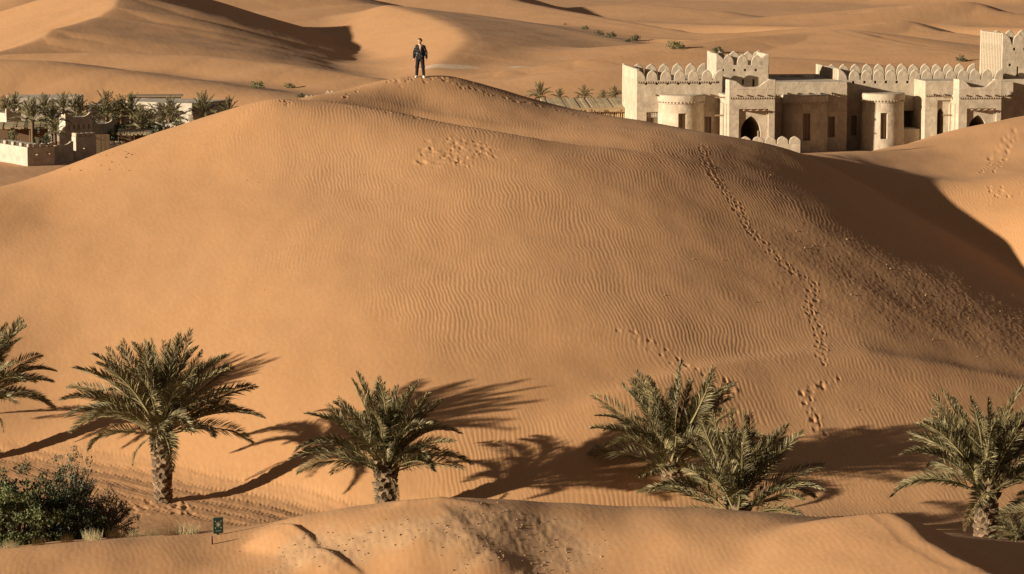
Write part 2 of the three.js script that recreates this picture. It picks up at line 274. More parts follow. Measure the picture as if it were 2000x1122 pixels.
// small wind-cut ridges on the foreground mound
for (const [pts, l, r, rd, cv] of [[[[545, 1026, 0.02], [570, 1034, 0.12], [600, 1054, 0.11], [618, 1066, 0.03]], 0.55, 0.30, 0.06, 0.12], [[[612, 1072, 0.05], [640, 1086, 0.12], [664, 1100, 0.09], [700, 1118, 0.04]], 0.55, 0.28, 0.06, 0.12], [[[850, 984, 0.02], [880, 1008, 0.035], [915, 1046, 0.045], [955, 1082, 0.04], [1010, 1116, 0.02]], 0.3, 0.14, 0.14, 0.08], [[[760, 990, 0.02], [800, 984, 0.07], [860, 980, 0.09], [930, 986, 0.05]], 0.3, 0.22, 0.12, 0.08]])
  SMALL.push({ q: pts.map(([a, b, u]) => { const h = hit(a, b, 50, 75); return [h[0], h[1], h[2] + u]; }), left: l, right: r, round: rd, curve: cv });
foreRidges.push(...SMALL);
// footprints: [x, y, heading, length, depth]
const PRINTS = [];
{
  const r = rng(5);
  const walk = (px, step, side, depth, size) => { const q = px.map(a => hit(a[0], a[1])); let acc = 0, k = 0; for (let i = 0; i + 1 < q.length; i++) { const dx = q[i + 1][0] - q[i][0], dy = q[i + 1][1] - q[i][1], L = Math.hypot(dx, dy); const n = [-dy / L, dx / L]; while (acc < L) { const s = (k++ % 2 ? 1 : -1) * side * (0.7 + 0.6 * r()), t = acc / L; PRINTS.push([q[i][0] + dx * t + n[0] * s + (r() - .5) * 0.08, q[i][1] + dy * t + n[1] * s + (r() - .5) * 0.08, Math.atan2(dy, dx) + (r() - .5) * 0.6, size * (0.6 + 0.8 * r() * r()), depth * (0.35 + 1.1 * r())]); if (r() < 0.5) PRINTS.push([q[i][0] + dx * t + n[0] * s + (r() - .5) * 0.3, q[i][1] + dy * t + n[1] * s - 0.12 - 0.2 * r(), r() * 6.28, size * (0.5 + 0.5 * r()), depth * 0.45 * r()]); acc += step * (0.8 + 0.4 * r()); } acc -= L; } };
  walk([[1372, 284], [1385, 325], [1405, 360], [1440, 402], [1470, 455], [1500, 490], [1548, 528], [1590, 556]], 0.34, 0.13, 0.032, 0.18);
  walk([[1374, 290], [1392, 340], [1425, 385], [1452, 430], [1482, 470]], 0.5, 0.12, 0.022, 0.16);
  walk([[1592, 560], [1578, 608], [1600, 650], [1606, 700], [1622, 714]], 0.32, 0.12, 0.034, 0.18);
  walk([[1215, 645], [1290, 683], [1350, 722], [1395, 735]], 0.36, 0.17, 0.026, 0.2);
  walk([[1642, 744], [1600, 752], [1570, 766], [1582, 800], [1606, 850], [1645, 892]], 0.33, 0.12, 0.036, 0.19);
  walk([[1645, 892], [1620, 910], [1650, 925]], 0.3, 0.3, 0.018, 0.16);
  walk([[690, 208], [800, 225], [900, 250], [1000, 267]], 0.75, 0.12, 0.022, 0.17);
  walk([[860, 160], [1000, 196], [1080, 212], [1160, 232]], 0.6, 0.14, 0.03, 0.19);
  walk([[700, 172], [680, 186], [660, 194]], 0.8, 0.08, 0.035, 0.2);
  walk([[1990, 255], [1962, 285], [1945, 318], [1930, 338]], 0.3, 0.28, 0.045, 0.22);
  walk([[1985, 265], [1955, 300]], 0.34, 0.2, 0.04, 0.2);
  walk([[1945, 365], [1950, 380], [1995, 384]], 0.34, 0.2, 0.04, 0.2); walk([[1955, 380], [1925, 400]], 0.4, 0.1, 0.035, 0.2);
  const blob = (px, py, n, sx, sy, dep, size) => { const q = hit(px, py); for (let i = 0; i < n; i++) PRINTS.push([q[0] + (r() + r() - 1) * sx, q[1] + (r() + r() - 1) * sy, r() * 6.28, size * (0.6 + 0.8 * r()), dep * (0.4 + 0.9 * r())]); };
  blob(885, 302, 64, 1.7, 2.2, 0.024, 0.2); blob(940, 290, 20, 1.4, 2, 0.02, 0.19); blob(1405, 772, 9, 0.6, 1.6, 0.04, 0.22);
  blob(850, 152, 26, 3.4, 1.2, 0.028, 0.19); blob(770, 158, 12, 1.6, 1.2, 0.024, 0.18); blob(320, 990, 34, 1.3, 1.2, 0.024, 0.2); blob(560, 200, 8, 0.6, 0.8, 0.03, 0.16);
}

{ // the ground: one sheet, finest where the ripples are, running out to the horizon
  const side = [9, 6, 4, 2.6, 1.8, 1.2, 0.9, 0.68, 0.52, 0.44, 0.38, ...Array.from({ length: 40 }, (_, i) => 0.36 - i * 0.0035)], NS = side.length, U0 = 0.218, NC = 1400, SEAM = 124;
  const fineCols = [...side.map(e => -e)], coarseCols = [...side.map(e => -e)];
  for (let i = 0; i <= NC; i++) { const e = -U0 + 2 * U0 * i / NC; fineCols.push(e); if (i % 2 === 0) coarseCols.push(e); }
  for (const e of [...side].reverse()) { fineCols.push(e); coarseCols.push(e); }
  const rows = [-6000, -3000, -1500, -800, -400, -200, -120, -80, -50, -30, -15, -5, 0, 5, 10, 15, 20, 25, 30, 35, 38, 41, 44, 46, 48, 50, 51, 52];
  const run = (a, b, st) => { for (let d = a; d < b - 1e-6; d += st) rows.push(d); };
  run(52.6, 66, 0.13); run(66, 110, 0.16); run(110, SEAM, 0.2); run(SEAM, 250, 0.9); run(250, 340, 1.6); run(340, 620, 1.6); run(620, 800, 3); run(800, 1300, 7);
  for (let d = 1300; d < 9000; d *= 1.07) rows.push(d);
  const nr = rows.length, start = [], colsOf = []; let nv = 0;
  for (let j = 0; j < nr; j++) { colsOf.push(rows[j] < 52.5 || rows[j] >= SEAM ? coarseCols : fineCols); start.push(nv); nv += colsOf[j].length; }
  const pos = new Float32Array(nv * 3), col = new Float32Array(nv * 3), uv = new Float32Array(nv * 2), out = [0, 0], rough = new Float32Array(nv);
  for (let j = 0; j < nr; j++) for (let i = 0, c = colsOf[j]; i < c.length; i++) {
    const d = rows[j], x = c[i] * Math.max(d, 45), h = height0(x, d); detail(x, d, h, out);
    const o = start[j] + i; pos[o * 3] = x; pos[o * 3 + 1] = h + out[0]; pos[o * 3 + 2] = -d; uv[o * 2] = x; uv[o * 2 + 1] = d; rough[o] = out[1];
  }
  for (const [fx, fy, a, len, dep] of PRINTS) {
    const ca = Math.cos(a), sa = Math.sin(a), R = len * 1.6;
    for (let j = 0; j < nr; j++) {
      const d = rows[j]; if (d < fy - R || d > fy + R) continue;
      const c = colsOf[j], n = c.length - 2 * NS - 1;
      for (let i = NS + Math.max(0, Math.floor(((fx - R) / d + U0) / (2 * U0) * n)); i < c.length - NS; i++) {
        const x = c[i] * d; if (x > fx + R) break;
        const ex = x - fx, ey = d - fy, u = (ex * ca + ey * sa) / len, v = (-ex * sa + ey * ca) / (len * 0.55), e = Math.hypot(u, v);
        pos[(start[j] + i) * 3 + 1] += dep * (e < 1 ? -(1 - sstep(0.35, 1, e)) : 0) + dep * 0.45 * Math.exp(-((e - 1.2) ** 2) * 12) * (0.6 + 0.4 * u);
      }
    }
  }
  // sand tints: iron-rich orange, paler dust, grey gravel
  for (let j = 0; j < nr; j++) for (let i = 0, c = colsOf[j]; i < c.length; i++) {
    const o = start[j] + i, d = rows[j], x = pos[o * 3];
    let t = 0.5 + 0.9 * fbm(x / 13 + 2, d / 17, 3) + 0.25 * noise(x * 0.9, d * 0.8);
    const g = rough[o], k = 1 + 0.10 * noise(x * 9.3, d * 8.7) + 0.05 * noise(x * 23, d * 21);
    t = clamp(t); let r = lerp(0.47, 0.49, t), gg = lerp(0.240, 0.268, t), b = lerp(0.100, 0.127, t);
    r = lerp(r, 0.47, g * .8); gg = lerp(gg, 0.288, g * .8); b = lerp(b, 0.155, g * .8);
    if (d > 400 && d < 620) for (const p of SALT) { const e = Math.hypot((x - p[0]) / p[2], (d - p[1]) / p[3]) + 0.5 * noise(x * 0.3, d * 0.12); const w = 1 - sstep(0.75, 1.1, e); if (w > 0) { r = lerp(r, 0.56, w); gg = lerp(gg, 0.41, w); b = lerp(b, 0.28, w); } }
    col[o * 3] = r * k; col[o * 3 + 1] = gg * k; col[o * 3 + 2] = b * k;
  }
  const idx = [];
  for (let j = 0; j + 1 < nr; j++) {
    const A = colsOf[j], B = colsOf[j + 1], a0 = start[j], b0 = start[j + 1];
    if (A === B) { for (let i = 0; i + 1 < A.length; i++) { const a = a0 + i, c = b0 + i; idx.push(a, a + 1, c, a + 1, c + 1, c); } continue; }
    const up = A === coarseCols, F = up ? b0 : a0, C = up ? a0 : b0, tri = (p, q, r) => up ? idx.push(p, r, q) : idx.push(p, q, r);
    for (let i = 0; i + 1 < coarseCols.length; i++) {
      const k = i - NS; // centre cells are split in two on the fine side
      if (k >= 0 && k < NC / 2) { const f = F + NS + 2 * k; tri(f, f + 1, C + i); tri(f + 1, C + i + 1, C + i); tri(f + 1, f + 2, C + i + 1); }
      else { const f = F + (k < 0 ? i : i + NC / 2); tri(f, f + 1, C + i); tri(f + 1, C + i + 1, C + i); }
    }
  }
  const g = new THREE.BufferGeometry();
  g.setAttribute('position', new THREE.BufferAttribute(pos, 3)); g.setAttribute('color', new THREE.BufferAttribute(col, 3)); g.setAttribute('uv', new THREE.BufferAttribute(uv, 2)); g.setIndex(new THREE.BufferAttribute(new Uint32Array(idx), 1));
  g.computeVertexNormals();
  const m = new THREE.Mesh(g, new THREE.MeshStandardMaterial({ vertexColors: true, roughness: 1 }));
  m.name = 'sand_ground'; m.receiveShadow = m.castShadow = true; m.userData = { kind: 'structure', label: 'orange wind-rippled sand dunes' }; scene.add(m);
}
// ------------------------------------------------------------------ object helpers
const taken = new Set();
function numbered(n) { let k = n, i = 0; while (taken.has(k)) k = n + '_' + String(++i).padStart(3, '0'); taken.add(k); return k; }
function thing(name, label, category, pos = [0, 0, 0], turn = 0, group) { const o = new THREE.Group(); o.name = numbered(name); o.position.set(...pos); o.rotation.y = turn; o.userData = { label, category, kind: 'thing' }; if (group) o.userData.group = group; scene.add(o); return o; }
function part(name, geo, mat, parent) { const m = new THREE.Mesh(geo, mat); m.name = name; m.castShadow = m.receiveShadow = true; parent.add(m); return m; }
function tri(list) { // list of [verts(Float array), colours] -> geometry with flat normals
  const g = new THREE.BufferGeometry(); g.setAttribute('position', new THREE.BufferAttribute(new Float32Array(list.p), 3)); if (list.c) g.setAttribute('color', new THREE.BufferAttribute(new Float32Array(list.c), 3)); g.computeVertexNormals(); return g;
}
const V = (x, y, z) => new THREE.Vector3(x, y, z);
function ground(px, d) { const p = P(px, 561, d), x = (px - 1000) / FOCAL * d; let D = p[1]; for (let k = 0; k < 4; k++) { const y = height0(x, D); D = (d - (EYE.y - y) * SP) / CP; } return V(x, height0(x, D), -D); } // ground point at image column px and distance d

// ------------------------------------------------------------------ date palms
const frondMat = new THREE.MeshStandardMaterial({ vertexColors: true, roughness: 0.62, side: THREE.DoubleSide });
const bootMats = [0.8, 1, 1.25, 0.62].map(k => new THREE.MeshStandardMaterial({ color: new THREE.Color(0.20 * k, 0.135 * k, 0.08 * k), roughness: 0.95 }));
const trunkMat = new THREE.MeshStandardMaterial({ color: new THREE.Color(0.13, 0.085, 0.05), roughness: 1 });
// a frond of length 1 leaving the origin along +x: t0 = start angle above the horizon, bend = how far it arches over
function frondGeo(seed, t0, bend, pairs, dry, wide = 1, vee = 0.55, green = false) {
  const r = rng(seed), L = { p: [], c: [] }, n = 14, pts = [];
  let x = 0, y = 0, z = 0; const sway = (r() - 0.5) * 0.5;
  for (let i = 0; i <= n; i++) { const s = i / n, a = t0 - bend * Math.pow(s, 1.5); pts.push([x, y, z, a]); x += Math.cos(a) / n; y += Math.sin(a) / n; z += sway * s * s / n; }
  const at1 = s => { const f = clamp(s * n, 0, n - 1e-4), i = Math.floor(f), t = f - i, a = pts[i], b = pts[i + 1]; return [lerp(a[0], b[0], t), lerp(a[1], b[1], t), lerp(a[2], b[2], t), lerp(a[3], b[3], t)]; };
  const push = (a, b, c, col) => { L.p.push(...a, ...b, ...c); for (let k = 0; k < 3; k++) L.c.push(...col); };
  // stem: a tapering three-sided rib
  const stem = dry ? [0.30, 0.21, 0.11] : [0.26, 0.21, 0.095];
  for (let i = 0; i < n; i++) {
    const A = pts[i], B = pts[i + 1], wa = 0.010 * (1 - i / n) + 0.002, wb = 0.010 * (1 - (i + 1) / n) + 0.002;
    const q = (p, w, k) => { const nx = -Math.sin(p[3]), ny = Math.cos(p[3]); return k === 0 ? [p[0] + nx * w, p[1] + ny * w, p[2]] : k === 1 ? [p[0] - nx * w * 0.5, p[1] - ny * w * 0.5, p[2] + w] : [p[0] - nx * w * 0.5, p[1] - ny * w * 0.5, p[2] - w]; };
    for (let k = 0; k < 3; k++) { const k2 = (k + 1) % 3; push(q(A, wa, k), q(B, wb, k), q(A, wa, k2), stem); push(q(B, wb, k), q(B, wb, k2), q(A, wa, k2), stem); }
  }
  for (let i = 0; i < pairs; i++) for (const sd of [-1, 1]) {
    const s = 0.16 + 0.84 * (i + r() * 0.6) / pairs, o = at1(s), prof = Math.sin(Math.PI * Math.pow(clamp((s - 0.06) / 0.98), 0.75)) * 0.85 + 0.16;
    const len = (0.175 + 0.06 * r()) * prof * wide, fwd = 0.95 + 0.5 * s + (r() - 0.5) * 0.35, up = vee + (r() - 0.5) * 0.9;
    const tx = Math.cos(o[3]), ty = Math.sin(o[3]), nx = -ty, ny = tx;
    // direction = forward along the rib, out to the side, up from the frond's plane
    const f = Math.cos(1.25 - fwd * 0.45), sdv = Math.sin(1.25 - fwd * 0.45), cu = Math.cos(up), su = Math.sin(up);
    let dx = tx * f + nx * sdv * su, dy = ty * f + ny * sdv * su, dz = sd * sdv * cu; const droop = 0.28 * (0.4 + r());
    const mid = [o[0] + dx * len * 0.5, o[1] + dy * len * 0.5, o[2] + dz * len * 0.5], tip = [o[0] + dx * len, o[1] + dy * len - droop * len * 0.45, o[2] + dz * len];
    const w = (0.0045 + 0.0022 * r()) * wide * (wide > 1.2 ? 1.5 : 1), a = r() * 6.28, wx = w * (tx * Math.cos(a) * 0.4 + nx * Math.sin(a) + tx * 0.6), wy = w * (ty * 0.6 + ny * Math.sin(a)), wz = w * Math.cos(a) * 0.6;
    const k = 0.5 + 0.95 * r(), old = green ? 0 : dry ? 0.8 : (r() < 0.07 ? 0.7 : 0.15 * s), col = [lerp(0.155, 0.31, old) * k, lerp(0.133, 0.22, old) * k, lerp(0.06, 0.105, old) * k];
    const m1 = [mid[0] + wx, mid[1] + wy, mid[2] + wz], m2 = [mid[0] - wx, mid[1] - wy, mid[2] - wz];
    push([o[0], o[1], o[2]], m1, m2, col); push(m1, tip, m2, col);
  }
  return tri(L);
}
const FR = []; // classes from upright to hanging
{ const cls = [[1.5, 0.16], [1.34, 0.36], [1.18, 0.55], [1.0, 0.85], [0.8, 1.05], [0.6, 1.1], [0.42, 1.05], [0.22, 0.95]];
  cls.forEach(([t, b], i) => { FR.push([0, 1, 2].map(k => frondGeo(100 + i * 10 + k, t, b * (0.85 + 0.2 * k), 128, i === 7 && k === 1))); }); }
const bootGeo = (() => { const g = new THREE.BufferGeometry(); const w = 0.115, h = 0.17, d = 0.10; // old leaf base: a wedge, pointed below, cut off above
  const v = { a: [-w, h * .35, 0], b: [w, h * .35, 0], c: [0, -h * .6, 0], A: [-w * .62, h * .62, d], B: [w * .62, h * .62, d], C: [0, h * .12, d * .8], T1: [-w * .8, h * .55, -0.01], T2: [w * .8, h * .55, -0.01] };
  const f = ['a', 'c', 'C', 'a', 'C', 'A', 'c', 'b', 'C', 'b', 'B', 'C', 'A', 'C', 'B', 'a', 'A', 'T1', 'b', 'T2', 'B', 'A', 'B', 'T1', 'B', 'T2', 'T1'];
  g.setAttribute('position', new THREE.BufferAttribute(new Float32Array(f.flatMap(k => v[k])), 3)); g.computeVertexNormals(); return g; })();
function datePalm(base, trunkH, R, fl, n, seed, label, opt = {}) {
  const r = rng(seed), t = thing('date_palm', label, 'palm tree', [base.x, base.y - 0.05, base.z], 0, 'date palms along the foot of the great dune');
  const H = Math.max(trunkH, 0.25), lx = opt.lean || 0;
  const prof = []; for (let i = 0; i <= 14; i++) { const s = i / 14; prof.push(new THREE.Vector2(R * (0.98 + 0.16 * Math.exp(-s * 9) + 0.10 * s * s) + 0.012 * Math.sin(i * 2.3), s * H)); } prof.push(new THREE.Vector2(0.02, H + 0.1));
  const tg = new THREE.LatheGeometry(prof, 16), pa = tg.attributes.position; for (let i = 0; i < pa.count; i++) { const y = pa.getY(i); pa.setX(i, pa.getX(i) + lx * y * y / H); } tg.computeVertexNormals();
  const trunk = part('trunk', tg, trunkMat, t);
  const nb = Math.round(H / 0.021); // spiral of cut leaf bases
  for (let i = 0; i < nb; i++) {
    const s = (i + 0.5) / nb, a = i * 2.39996 + r() * 0.25, rr = R * (0.97 + 0.14 * Math.exp(-s * 9) + 0.10 * s * s), y = s * H, b = part('leaf_base', bootGeo, bootMats[Math.floor(r() * 4)], trunk);
    b.position.set(Math.cos(a) * rr + lx * y * y / H, y + (r() - 0.5) * 0.03, Math.sin(a) * rr); b.rotation.set(0, Math.PI / 2 - a, 0); b.rotateX(-0.12 + (r() - 0.5) * 0.5); const k = 0.75 + 0.4 * r() + 0.25 * s; b.scale.set(k, k, k * (0.7 + 0.7 * s));
  }
  for (let i = 0; i < n; i++) {
    const s = (i + 0.5) / n, cl = clamp(Math.floor(Math.pow(s, opt.pow || 1.08) * (opt.max || 7.4) + (r() - 0.5) * 1.3), 0, 7);
    const f = part('frond', FR[cl][Math.floor(r() * 3)], frondMat, t), a = i * 2.39996 + (r() - 0.5) * 0.5, sc = fl * (0.84 + 0.22 * r()) * (cl < 1 ? 0.88 : 1);
    f.rotation.set(0, a, 0); f.rotateX((r() - 0.5) * 1.3); f.rotateZ((r() - 0.5) * 0.14); f.scale.setScalar(sc);
    const rb = R * (0.25 + 0.6 * s); f.position.set(Math.cos(a) * rb + lx * H, H + 0.12 - 0.42 * s, -Math.sin(a) * rb);
  }
  for (let i = 0; i < (opt.dead ?? 1); i++) { const f = part('dead_frond', FR[7][1], frondMat, t), a = r() * 6.28; f.rotation.set(0, a, 0); f.rotateZ(-0.55 - 0.4 * r()); f.scale.setScalar(fl * (0.36 + 0.12 * r())); f.position.set(Math.cos(a) * R * 0.9 + lx * H, H - 0.3, -Math.sin(a) * R * 0.9); }
  return t;
}
function palmAt(px, d, pyCrown, R, fl, n, seed, label, opt) { const g = ground(px, d), c = at(px, pyCrown, d); return datePalm(g, c.y - g.y, R, fl, n, seed, label, opt); }
{
  palmAt(318, 74.8, 826, 0.22, 3.1, 46, 11, 'tall date palm with a full round crown standing clear beside the wheel tracks', { lean: -0.02 });
  palmAt(753, 72.2, 897, 0.235, 2.6, 48, 12, 'bushy date palm rising behind the middle of the gravel mound', { max: 6.4 });
  palmAt(1312, 73.8, 893, 0.24, 2.95, 46, 13, 'rear date palm of the close pair, its crown higher and to the left', { max: 6.4, dead: 0, pow: 1.35 });
  palmAt(1440, 67.5, 985, 0.24, 2.7, 34, 14, 'front date palm of the close pair, fronds fanning from the sand', { max: 6.4, dead: 0, pow: 1.35 });
  palmAt(1924, 67.2, 938, 0.25, 2.65, 46, 15, 'date palm with a dark stubby trunk at the right above the shaded dune', { max: 6.4 });
  palmAt(-44, 80.5, 768, 0.235, 2.75, 50, 16, 'date palm cut off by the left edge of the picture', {});
  palmAt(2120, 69, 1010, 0.24, 2.6, 40, 17, 'date palm beyond the right edge with one pale frond tip in view', {});
}
// ------------------------------------------------------------------ earth plaster
function noiseTex(size, f) { const d = new Uint8Array(size * size * 4); for (let j = 0; j < size; j++) for (let i = 0; i < size; i++) { const c = f(i / size, j / size), o = (j * size + i) * 4; for (let k = 0; k < 3; k++) d[o + k] = clamp(c[k] ?? c[0], 0, 1) * 255; d[o + 3] = 255; } const t = new THREE.DataTexture(d, size, size); t.wrapS = t.wrapT = THREE.RepeatWrapping; t.magFilter = THREE.LinearFilter; t.minFilter = THREE.LinearMipmapLinearFilter; t.generateMipmaps = true; t.needsUpdate = true; return t; }
const tile = (x, y, n, o) => { let s = 0, a = 0.5; for (let k = 0; k < o; k++) { const p = n * 2 ** k, fx = x * p, fy = y * p, w = (u, v) => noise(((u % p) + p) % p + 31 * k, ((v % p) + p) % p + 7 * k); // tileable by cross-fade
    const bx = x, by = y; s += a * ((w(fx, fy) * (1 - bx) + w(fx - p, fy) * bx) * (1 - by) + (w(fx, fy - p) * (1 - bx) + w(fx - p, fy - p) * bx) * by); a *= 0.55; } return s; };
const plasterMap = noiseTex(512, (u, v) => { const a = tile(u, v, 3, 5), b = tile(v, u, 9, 3), k = 0.92 + 0.22 * a + 0.10 * b + 0.10 * tile(u, v * 0.25, 12, 2); return [k, k * (0.985 + 0.03 * b), k * (0.96 + 0.06 * b)]; });
plasterMap.colorSpace = THREE.SRGBColorSpace;
const plasterBump = noiseTex(512, (u, v) => { const a = tile(u, v, 6, 4), b = tile(v, u, 40, 2); return [0.5 + 0.5 * a + 0.25 * b]; });
const plaster = (r, g, b) => new THREE.MeshStandardMaterial({ color: new THREE.Color(r, g, b), map: plasterMap, bumpMap: plasterBump, bumpScale: 0.05, roughness: 0.95 });
const fortMat = plaster(0.50, 0.425, 0.335), merlonMat = plaster(0.52, 0.445, 0.355), trimMat = plaster(0.40, 0.33, 0.25), villageMat = plaster(0.50, 0.445, 0.385);
const darkMat = new THREE.MeshStandardMaterial({ color: new THREE.Color(0.20, 0.14, 0.09), roughness: 0.6 }); // brown panels standing in for the dark inside of windows and doorway
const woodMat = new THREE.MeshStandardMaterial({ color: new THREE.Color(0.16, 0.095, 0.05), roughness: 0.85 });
const beamMat = new THREE.MeshStandardMaterial({ color: new THREE.Color(0.26, 0.18, 0.11), roughness: 0.9 });
const latticeMat = new THREE.MeshStandardMaterial({ color: new THREE.Color(0.62, 0.55, 0.47), roughness: 0.8 });
function planarUV(g, k = 0.25) { if (!g.attributes.normal) g.computeVertexNormals(); const p = g.attributes.position, n = g.attributes.normal, uv = new Float32Array(p.count * 2); for (let i = 0; i < p.count; i++) { const ax = Math.abs(n.getX(i)), ay = Math.abs(n.getY(i)), az = Math.abs(n.getZ(i)); const a = ay > ax && ay > az ? [p.getX(i), p.getZ(i)] : ax > az ? [p.getZ(i), p.getY(i)] : [p.getX(i), p.getY(i)]; uv[i * 2] = a[0] * k; uv[i * 2 + 1] = a[1] * k; } g.setAttribute('uv', new THREE.BufferAttribute(uv, 2)); return g; }
const boxG = (x0, x1, y0, y1, z0, z1) => { const g = new THREE.BoxGeometry(x1 - x0, y1 - y0, z1 - z0); g.translate((x0 + x1) / 2, (y0 + y1) / 2, (z0 + z1) / 2); return g; };
const rbox = (x0, x1, y0, y1, z0, z1, r = 0.09) => { const g = new RoundedBoxGeometry(x1 - x0, y1 - y0, z1 - z0, 2, Math.min(r, (x1 - x0) / 3, (y1 - y0) / 3, (z1 - z0) / 3)); g.translate((x0 + x1) / 2, (y0 + y1) / 2, (z0 + z1) / 2); return g; };
const extr = (shape, z0, z1, bev = 0.04) => { const g = new THREE.ExtrudeGeometry(shape, { depth: z1 - z0 - 2 * bev, bevelEnabled: bev > 0, bevelSize: bev, bevelThickness: bev, bevelOffset: -bev, bevelSegments: 1, curveSegments: 8 }); g.translate(0, 0, z0 + bev); return g; };
const csg = new Evaluator(); csg.useGroups = false; csg.attributes = ['position', 'normal'];
function cut(geo, cutters) { let a = new Brush(geo.index ? geo.toNonIndexed() : geo); a.updateMatrixWorld(); for (const c of cutters) { const b = new Brush(c.index ? c.toNonIndexed() : c); b.updateMatrixWorld(); a = csg.evaluate(a, b, SUBTRACTION); } const g = a.geometry; g.clearGroups(); return planarUV(g); }
function ogive(w, h, rise, x = 0, y = 0) { const s = new THREE.Shape(); s.moveTo(x - w / 2, y); s.lineTo(x - w / 2, y + h - rise); s.bezierCurveTo(x - w / 2, y + h - rise * 0.5, x - w * 0.3, y + h - rise * 0.2, x, y + h); s.bezierCurveTo(x + w * 0.3, y + h - rise * 0.2, x + w / 2, y + h - rise * 0.5, x + w / 2, y + h - rise); s.lineTo(x + w / 2, y); s.closePath(); return s; }
function halfOgive(w, h, dir) { const s = new THREE.Shape(), W = w * dir; s.moveTo(0, 0); s.lineTo(0, h); s.lineTo(W * 0.15, h * 0.99); s.bezierCurveTo(W * 0.6, h * 0.86, W * 0.95, h * 0.5, W, 0); s.closePath(); return s; }

